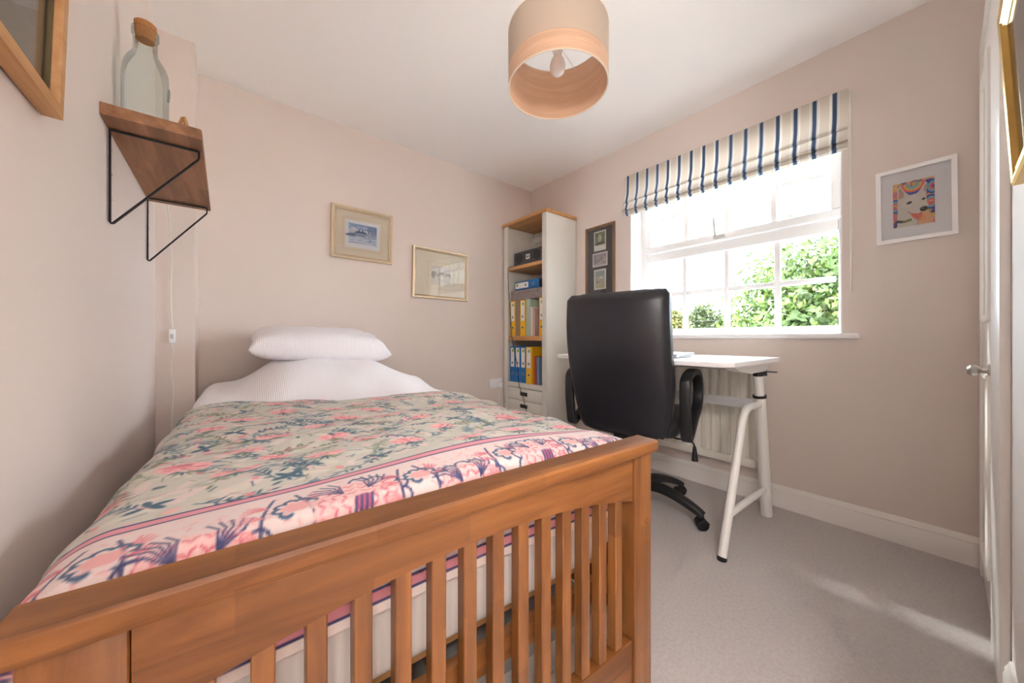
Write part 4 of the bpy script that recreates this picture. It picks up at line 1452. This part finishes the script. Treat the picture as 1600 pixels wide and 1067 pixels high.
# ------------------------------------------------------------------ desk
DKX0, DKX1, DKY0, DKY1, DKZ = 1.822, 2.500, 0.648, 1.625, 0.832
dk = thing('desk', 'white desk on tubular trestle legs below the window', 'desk', (0, 0, 0))
def rounded_top(x0, x1, y0, y1, r, z0, z1):
    bm = nb()
    pts = []
    for cx, cy, a0, rr in ((x1 - .02, y1 - .02, 0, .02), (x0 + r, y1 - r, 90, r), (x0 + r, y0 + r, 180, r), (x1 - .02, y0 + .02, 270, .02)):
        for k in range(7):
            a = math.radians(a0 + 15 * k)
            pts.append((cx + rr * math.cos(a), cy + rr * math.sin(a)))
    prism(bm, pts, lambda x, y: (x, y, z0), lambda x, y: (x, y, z1))
    ed = [e for e in bm.edges if abs(e.verts[0].co.z - e.verts[1].co.z) < 1e-6]
    bmesh.ops.bevel(bm, geom=ed, offset=0.003, segments=2, affect='EDGES')
    return bm
obj('desk_top', rounded_top(DKX0, DKX1, DKY0, DKY1, 0.055, DKZ - 0.020, DKZ), mat('white_laminate', (244, 243, 243), .3), dk)
obj('under_frame', bx((2.12, DKY0 + 0.10, DKZ - 0.052), (2.16, DKY1 - 0.10, DKZ - 0.0205), 0.003), GREYM, dk)
obj('under_frame', bx((2.40, DKY0 + 0.10, DKZ - 0.052), (2.44, DKY1 - 0.10, DKZ - 0.0205), 0.003), GREYM, dk)
def trestle(y):
    bm = nb()
    prism(bm, [(1.93, DKZ - .0205), (2.46, DKZ - .0205), (2.42, DKZ - .050), (2.34, DKZ - .066), (2.16, DKZ - .066), (2.00, DKZ - .045)], lambda x, z: (x, y - 0.022, z), lambda x, z: (x, y + 0.022, z))
    obj('top_bracket', bm, WHITEM, dk, smooth=20)
    A_, B_ = Vector((2.466, y, 0.0)), Vector((2.352, y, 0.640))
    bm = nb()
    tube(bm, [A_ + Vector((0, 0, .004)), B_], [0.026, 0.026], 18)
    obj('rear_leg', bm, WHITEM, dk)
    dirv = (B_ - A_).normalized()
    bm = nb()
    tube(bm, [B_ - dirv * 0.02, B_ + dirv * 0.112], 0.0215, 16)
    obj('inner_tube', bm, WHITEM, dk)
    bm = nb()
    tube(bm, [B_ - dirv * 0.008, B_ + dirv * 0.004], 0.030, 18)
    obj('collar', bm, BLACKP, dk, label='black plastic collar')
    bm = nb()
    top = B_ + dirv * 0.112
    tube(bm, [top - dirv * 0.006, top + dirv * 0.014], [0.024, 0.020], 14)
    box(bm, (top.x + 0.004, y - 0.034, top.z - 0.006), (top.x + 0.018, y - 0.012, top.z + 0.016), 0.002)
    box(bm, (top.x + 0.006, y - 0.075, top.z + 0.012), (top.x + 0.026, y - 0.026, top.z + 0.018), 0.002)
    obj('clamp', bm, BLACKP, dk, label='black clamp lever')
    bm = nb()
    q = B_ - dirv * 0.045
    pts = smoothpath([(1.877, y, 0.012), (1.985, y, 0.26), (2.090, y, 0.50), (2.118, y, 0.556), (2.160, y, 0.592), (2.215, y, 0.602), (q.x, y, q.z)], 6)
    tube(bm, pts, 0.0175, 14)
    obj('front_leg', bm, WHITEM, dk)
    bm = nb()
    lathe(bm, [(0.019, 0), (0.019, 0.012), (0.0165, 0.014)], 14, (1.8755, y, 0.0))
    obj('foot', bm, BLACKP, dk)
    bm = nb()
    tube(bm, [(1.946, y, 0.168), (2.438, y, 0.150)], 0.0155, 12)
    obj('stretcher', bm, WHITEM, dk)
trestle(0.700)
trestle(1.470)
obj('cross_bar', bx((2.335, 0.722, 0.570), (2.345, 1.448, 0.622), 0.002), GREYM, dk)
# laptop
lt = thing('laptop', 'closed silver laptop lying on the white desk', 'laptop', (2.10, 0.955, DKZ + 0.0005), math.radians(4))
SILV = mat('laptop_silver', (204, 206, 210), .35, .6)
obj('base', bx((-0.11, 0, 0.002), (0.125, 0.33, 0.014), 0.004), SILV, lt)
obj('lid', bx((-0.11, 0.0, 0.0145), (0.125, 0.33, 0.022), 0.003), SILV, lt)
for i in range(5):
    obj('port', bx((-0.07 + i * .028, -0.0008, 0.006), (-0.056 + i * .028, 0.002, 0.011)), mat('port_dark', (60, 60, 64), .6), lt)
# ------------------------------------------------------------------ office chair
ch = thing('office_chair', 'black leather office chair with loop arms pushed up to the desk', 'chair', (2.035, 1.175, 0), math.radians(13))
def slab(prof, hw_fn, th, nseg=40, e=5):
    """prof: list of (x,z,halfwidth,halfthick, normal angle)"""
    bm = nb()
    rings = []
    for x, zz, hw, ht, ang in prof:
        ring = []
        for k in range(nseg):
            a = 2 * math.pi * k / nseg
            c, s = math.cos(a), math.sin(a)
            q = (abs(c) ** e + abs(s) ** e) ** (-1 / e)
            yy_, nn_ = hw * q * c, ht * q * s
            # shallow wrap-around of the edges towards the sitter
            wrap = 0.030 * (yy_ / 0.25) ** 2
            ring.append(bm.verts.new((x + (nn_ + wrap) * math.cos(ang), yy_, zz + (nn_ + wrap) * math.sin(ang))))
        rings.append(ring)
    for a_, b_ in zip(rings[:-1], rings[1:]):
        for k in range(nseg):
            bm.faces.new((a_[k], a_[(k + 1) % nseg], b_[(k + 1) % nseg], b_[k]))
    bm.faces.new(rings[0][::-1])
    bm.faces.new(rings[-1])
    return bm
prof = []
for i in range(31):
    t_ = i / 30
    zz = 0.455 + 0.690 * t_
    x = -0.265 - 0.115 * t_ - 0.03 * math.sin(t_ * math.pi) + 0.035 * math.sin(2 * math.pi * t_) * 0.3
    hw = 0.222 + 0.029 * SM(t_ / .4) - 0.004 * SM((t_ - .6) / .4)
    e0 = min(1, t_ / 0.12)
    hw *= (0.72 + 0.28 * math.sqrt(max(0, 1 - (1 - e0) ** 2)))
    e1 = min(1, (1 - t_) / 0.03)
    hw -= 0.018 * (1 - math.sqrt(max(0, 1 - (1 - e1) ** 2)))
    ht = 0.046 * math.sqrt(max(0.02, 1 - (1 - min(1, t_ / .07)) ** 2)) * math.sqrt(max(0.05, 1 - (1 - min(1, (1 - t_) / .05)) ** 2))
    prof.append((x, zz, hw, ht, math.radians(10)))
back = obj('backrest', slab(prof, None, None), LEATHER, ch, smooth=60)
# front cushion of the backrest
prof2 = []
for i in range(25):
    t_ = i / 24
    zz = 0.53 + 0.625 * t_
    x = -0.205 - 0.125 * t_ + 0.02 * math.sin(2 * math.pi * t_)
    hw = 0.214 * (0.85 + 0.15 * math.sqrt(max(0, 1 - (1 - min(1, t_ / .15)) ** 2))) - 0.02 * (1 - math.sqrt(max(0, 1 - (1 - min(1, (1 - t_) / .08)) ** 2)))
    ht = 0.040 * math.sqrt(max(0.03, 1 - (1 - min(1, t_ / .1)) ** 2)) * math.sqrt(max(0.05, 1 - (1 - min(1, (1 - t_) / .08)) ** 2)) * (1 + .12 * math.cos(t_ * 6 * math.pi))
    prof2.append((x, zz, hw, ht, math.radians(10)))
obj('back_cushion', slab(prof2, None, None), LEATHER, back, smooth=60)
bm = nb()
t = nb()
box(t, (-0.24, -0.245, 0.455), (0.25, 0.245, 0.555), 0.045, 4)
for vv in t.verts:
    vv.co.z += 0.018 * (1 - (vv.co.y / .25) ** 2) * (1 if vv.co.z > 0.5 else 0) - 0.02 * max(0, (vv.co.x - .12) / .13) ** 2
merge(bm, t)
obj('seat', bm, LEATHER, ch, smooth=60)
obj('seat_pan', bx((-0.17, -0.17, 0.437), (0.17, 0.17, 0.456), 0.006), BLACKP, ch)
obj('tilt_mechanism', bx((-0.13, -0.06, 0.385), (0.11, 0.06, 0.436), 0.012), BLACKM, ch)
bm = nb()
sweep(bm, [(-0.12, 0, 0.425), (-0.24, 0, 0.42), (-0.285, 0, 0.445), (-0.27, 0, 0.50)], (0, 1, 0), rrect(0.035, 0.007, 0.004, 3))
obj('back_bracket', bm, BLACKM, ch)
for s in (-1, 1):
    yv = s * 0.287
    pts = smoothpath([(-0.255, yv, 0.520), (-0.268, yv, 0.60), (-0.272, yv, 0.69), (-0.262, yv, 0.738), (-0.215, yv, 0.760), (-0.130, yv, 0.772), (-0.040, yv, 0.762), (0.010, yv, 0.725), (0.026, yv, 0.670), (0.018, yv, 0.620), (-0.020, yv, 0.578), (-0.075, yv, 0.552), (-0.150, yv, 0.510), (-0.215, yv, 0.478), (-0.248, yv, 0.485), (-0.255, yv, 0.520)], 5)[:-1]
    bm = nb()
    sweep(bm, pts, (0, 1, 0), rrect(0.023, 0.015, 0.009, 3), closed=True)
    ar = obj('armrest', bm, BLACKP, ch, smooth=50)
    bm = nb()
    box(bm, (-0.10, min(s * 0.24, s * 0.288), 0.480), (-0.04, max(s * 0.24, s * 0.288), 0.530), 0.01)
    obj('arm_mount', bm, BLACKP, ar)
bm = nb()
tube(bm, smoothpath([(-0.02, -0.05, 0.415), (-0.02, -0.16, 0.415), (-0.02, -0.255, 0.412), (-0.02, -0.275, 0.400), (-0.02, -0.278, 0.38)], 4), 0.004, 8)
lv = obj('lever', bm, BLACKM, ch)
bm = nb()
tube(bm, [(-0.02, -0.278, 0.39), (-0.02, -0.279, 0.35), (-0.02, -0.280, 0.318)], [0.007, 0.013, 0.016], 12)
obj('lever_grip', bm, BLACKP, lv)
bm = nb()
lathe(bm, [(0.026, 0.16), (0.026, 0.28), (0.018, 0.281), (0.018, 0.386)], 20)
obj('gas_column', bm, BLACKM, ch)
bm = nb()
lathe(bm, [(0.030, 0.085), (0.048, 0.095), (0.050, 0.150), (0.036, 0.172), (0.030, 0.180)], 24)
obj('base_hub', bm, BLACKP, ch)
A0 = math.radians(-99)
for k in range(5):
    a = A0 + k * 2 * math.pi / 5
    c, s = math.cos(a), math.sin(a)
    pts = smoothpath([(0.035, 0.135), (0.12, 0.138), (0.20, 0.122), (0.285, 0.090), (0.325, 0.068)], 4)
    nP = len(pts)
    bm = nb()
    def sec(t_):
        w_ = 0.030 - 0.008 * t_
        h_ = 0.022 - 0.008 * t_
        return rrect(w_, h_, 0.008, 3)
    sweep(bm, [(r * c, r * s, zz) for r, zz in pts], (-s, c, 0), sec)
    lg = obj('star_leg', bm, BLACKP, ch, smooth=50)
    bm = nb()
    cx, cy = 0.320 * c, 0.320 * s
    wa = a + 0.7 + k * .8
    wx, wy = math.cos(wa), math.sin(wa)
    for sd in (-1, 1):
        o_ = Vector((cx + sd * 0.010 * -wy, cy + sd * 0.010 * wx, 0.0265))
        o2 = Vector((cx + sd * 0.023 * -wy, cy + sd * 0.023 * wx, 0.0265))
        tube(bm, [o_, o_ + (o2 - o_) * .8, o2], [0.026, 0.026, 0.022], 20)
    tube(bm, [(cx, cy, 0.03), (cx, cy, 0.072)], 0.010, 10)
    cs = obj('caster', bm, BLACKP, ch, smooth=40)
    bm = nb()
    # hood over the wheels
    hood = []
    for i in range(9):
        ang = math.radians(10 + i * 20)
        hood.append((0.0295 * math.cos(ang), 0.0265 + 0.0295 * math.sin(ang)))
    hood += [(-0.0262, 0.0265 + 0.006), (-0.018, 0.046), (0.0, 0.053), (0.018, 0.046), (0.0262, 0.033)]
    hood = hood[:9] + hood[9:]
    prism(bm, hood, lambda p, z_: (cx + wx * p - wy * -0.024, cy + wy * p + wx * -0.024, z_), lambda p, z_: (cx + wx * p - wy * 0.024, cy + wy * p + wx * 0.024, z_))
    obj('caster_hood', bm, BLACKP, cs, smooth=40)

# ------------------------------------------------------------------ added fill light, unseen, shining in through the added doorway
ll = thing('added_fill_globe', 'added fill light, an unseen glowing globe outside the added doorway', 'lamp', (-0.12, -0.52, 0))
bm = nb()
lathe(bm, [(0.05, HT - 0.0005), (0.05, HT - 0.02), (0.02, HT - 0.035)], 24)
obj('ceiling_rose', bm, WHITEM, ll)
bm = nb()
tube(bm, [(0, 0, HT - 0.03), (0, 0, 1.86)], 0.004, 8)
obj('flex', bm, WHITEM, ll)
bm = nb()
lathe(bm, [(0.012, 1.875), (0.035, 1.87), (0.045, 1.832)], 24)
obj('lamp_holder', bm, WHITEM, ll)
bm = nb()
lathe(bm, [(0.135 * math.sin(math.radians(a)), 1.70 - 0.135 * math.cos(math.radians(a))) for a in [2] + list(range(12, 161, 12)) + [161]], 32)
obj('globe', bm, mat('fill_glow', (255, 250, 244), .5, emit=((255, 251, 249), 19.5)), ll)  # emission added only to brighten the room from behind the camera

# ------------------------------------------------------------------ outside
GZ = -2.75
g = obj('ground', bx((3.2, -45, GZ - 0.3), (90, 60, GZ)), mat('neutral_bounce_ground', (172, 166, 158), .95, var=(1.2, .15)))  # unseen; neutral grey picked so its bounce light does not tint the ceiling
g['kind'] = 'structure'
def foliage(name, parent, centers, n, size, m, seed):
    rs = np.random.RandomState(seed)
    # clumps on the surface and inside each blob
    pts = []
    tot = sum(c[3] * c[4] for c in centers)
    for cx, cy, cz, rx, rz in centers:
        k = int(n * rx * rz / tot)
        ncl = max(10, k // 60)
        d = rs.normal(size=(ncl, 3)); d /= np.linalg.norm(d, axis=1)[:, None]
        rad = rs.uniform(.55, 1.0, ncl)[:, None]
        cc_ = d * rad * np.array([rx, rx, rz]) + np.array([cx, cy, cz])
        id_ = rs.randint(0, ncl, k)
        pts.append(cc_[id_] + rs.normal(size=(k, 3)) * np.array([rx, rx, rz]) * 0.13)
    P = np.concatenate(pts)
    N = len(P)
    a = rs.normal(size=(N, 3)); a /= np.linalg.norm(a, axis=1)[:, None]
    r = rs.normal(size=(N, 3)); b_ = np.cross(a, r); b_ /= np.linalg.norm(b_, axis=1)[:, None]
    s = size * rs.uniform(.6, 1.3, N)[:, None]
    V = np.stack([P - a * s, P + b_ * s * .55, P + a * s, P - b_ * s * .55], 1).reshape(-1, 3)
    me = bpy.data.meshes.new(name)
    F = np.arange(N * 4).reshape(-1, 4)
    me.from_pydata(V.tolist(), [], F.tolist())
    me.materials.append(m)
    o = bpy.data.objects.new(name, me)
    link(o, parent)
    o['kind'] = 'stuff'
    return o
def leafmat(name, c1, c2, c3):
    m = bpy.data.materials.new(name)
    m.use_nodes = True
    n_, l_ = m.node_tree.nodes, m.node_tree.links
    b_ = n_['Principled BSDF']
    b_.inputs['Roughness'].default_value = .6
    tc = n_.new('ShaderNodeTexCoord'); no = n_.new('ShaderNodeTexNoise'); cr = n_.new('ShaderNodeValToRGB')
    no.inputs['Scale'].default_value = 2.4; no.inputs['Detail'].default_value = 6
    cr.color_ramp.elements[0].position = .32; cr.color_ramp.elements[0].color = lin(c1)
    cr.color_ramp.elements[1].position = .70; cr.color_ramp.elements[1].color = lin(c3)
    e = cr.color_ramp.elements.new(.5); e.color = lin(c2)
    l_.new(tc.outputs['Object'], no.inputs['Vector']); l_.new(no.outputs['Fac'], cr.inputs['Fac']); l_.new(cr.outputs['Color'], b_.inputs['Base Color'])
    tr = n_.new('ShaderNodeBsdfTranslucent'); mx = n_.new('ShaderNodeMixShader'); mx.inputs['Fac'].default_value = .15
    l_.new(cr.outputs['Color'], tr.inputs['Color'])
    l_.new(b_.outputs['BSDF'], mx.inputs[1]); l_.new(tr.outputs['BSDF'], mx.inputs[2])
    l_.new(mx.outputs['Shader'], n_['Material Output'].inputs['Surface'])
    return m
BARK = mat('bark', (92, 78, 64), .9, var=(6, .3))
def tree(label, loc, blobs, n, size, m, seed, trunk_r, limbs):
    t = thing('tree', label, 'tree', (loc[0], loc[1], GZ))
    bm = nb()
    h = -GZ + blobs[0][2] - blobs[0][4] * .5
    tube(bm, [(0, 0, -0.05), (0.04, 0.02, h * .4), (0, 0, h)], [trunk_r, trunk_r * .8, trunk_r * .6], 10)
    obj('trunk', bm, BARK, t)
    rs = random.Random(seed)
    for k in range(limbs):
        a = 2 * math.pi * k / limbs + rs.uniform(-.3, .3)
        L_ = blobs[0][3] * rs.uniform(.6, .95)
        up = blobs[0][4] * rs.uniform(.3, 1.2)
        bm = nb()
        tube(bm, [(0, 0, h * .93), (L_ * .45 * math.cos(a), L_ * .45 * math.sin(a), h + up * .35), (L_ * math.cos(a), L_ * math.sin(a), h + up)], [trunk_r * .5, trunk_r * .3, trunk_r * .08], 7)
        obj('branch', bm, BARK, t)
    foliage('foliage', t, [(b0, b1, b2 - GZ, b3, b4) for b0, b1, b2, b3, b4 in blobs], n, size, m, seed)
    return t
LG = leafmat('leaf_green', (34, 50, 18), (58, 78, 28), (88, 102, 40))
LO = leafmat('leaf_olive', (56, 60, 22), (84, 84, 34), (108, 100, 46))
LD = leafmat('leaf_dark', (40, 50, 26), (60, 70, 36), (82, 88, 48))
tree('large leafy green tree filling the right of the window view', (11.3, 1.65), [(0, 0, .9, 2.2, 2.5), (0.3, -.9, 1.6, 1.4, 1.6), (-.2, 1.0, .2, 1.4, 1.7)], 72000, 0.072, LG, 5, .16, 8)
tree('rounded olive green tree beside the brick chimney outside', (23.6, 11.6), [(0, 0, .75, 1.05, 1.9)], 9500, 0.13, LO, 8, .14, 5)
tree('dark green bushy tree in the distance between olive tree and large tree', (28.5, 11.6), [(0, 0, .95, 1.5, 2.3), (0, -1.5, .45, 1.1, 1.8)], 15000, 0.14, LD, 11, .14, 5)
# neighbouring house with chimney
hs = thing('house', 'brick house with slate roof and tall brick chimney outside the window', 'house', (29.5, 15.6, GZ))
BRICK = mat('red_brick', (150, 84, 66), .9, var=(14, .3))
obj('walls', bx((-3, -0.9, 0), (3, 6.0, 2.8)), BRICK, hs)
bm = nb()
prism(bm, [(-3.3, 2.7), (3.3, 2.7), (0, 4.55)], lambda x, z_: (x, -1.1, z_), lambda x, z_: (x, 6.2, z_))
obj('roof', bm, mat('slate', (128, 146, 172), .7, var=(9, .35)), hs)
chm = obj('chimney', bx((-1.2, -0.9, 3.3), (-0.62, -0.42, 5.95)), BRICK, hs)
obj('chimney_cap', bx((-1.27, -0.97, 5.951), (-0.55, -0.35, 6.08)), BRICK, chm)
bm = nb()
lathe(bm, [(0.13, 6.081), (0.10, 6.42), (0.12, 6.46)], 12, (-0.91, -0.66, 0))
obj('chimney_pot', bm, mat('clay_pot', (96, 66, 58), .9), chm)
bm = nb()
tube(bm, [(27, 22, 2.6), (27, 12, 2.15), (27, 2, 2.3), (27, -8, 2.9)], 0.02, 5)
tag(obj('overhead_cable', bm, BLACKM), 'thin overhead cable crossing the sky outside', 'cable')
for y in (22, -8):
    tp = thing('utility_pole', 'wooden utility pole holding the overhead cable, ' + ('beyond the brick house' if y > 0 else 'beyond the large tree'), 'pole', (27, y, GZ))
    bm = nb()
    tube(bm, [(0, 0, -.1), (0, 0, 5.1)], [.13, .10], 10)
    obj('pole_shaft', bm, BARK, tp)
    obj('cross_arm', bx((-.05, -.5, 4.9), (.05, .5, 5.0)), BARK, tp)
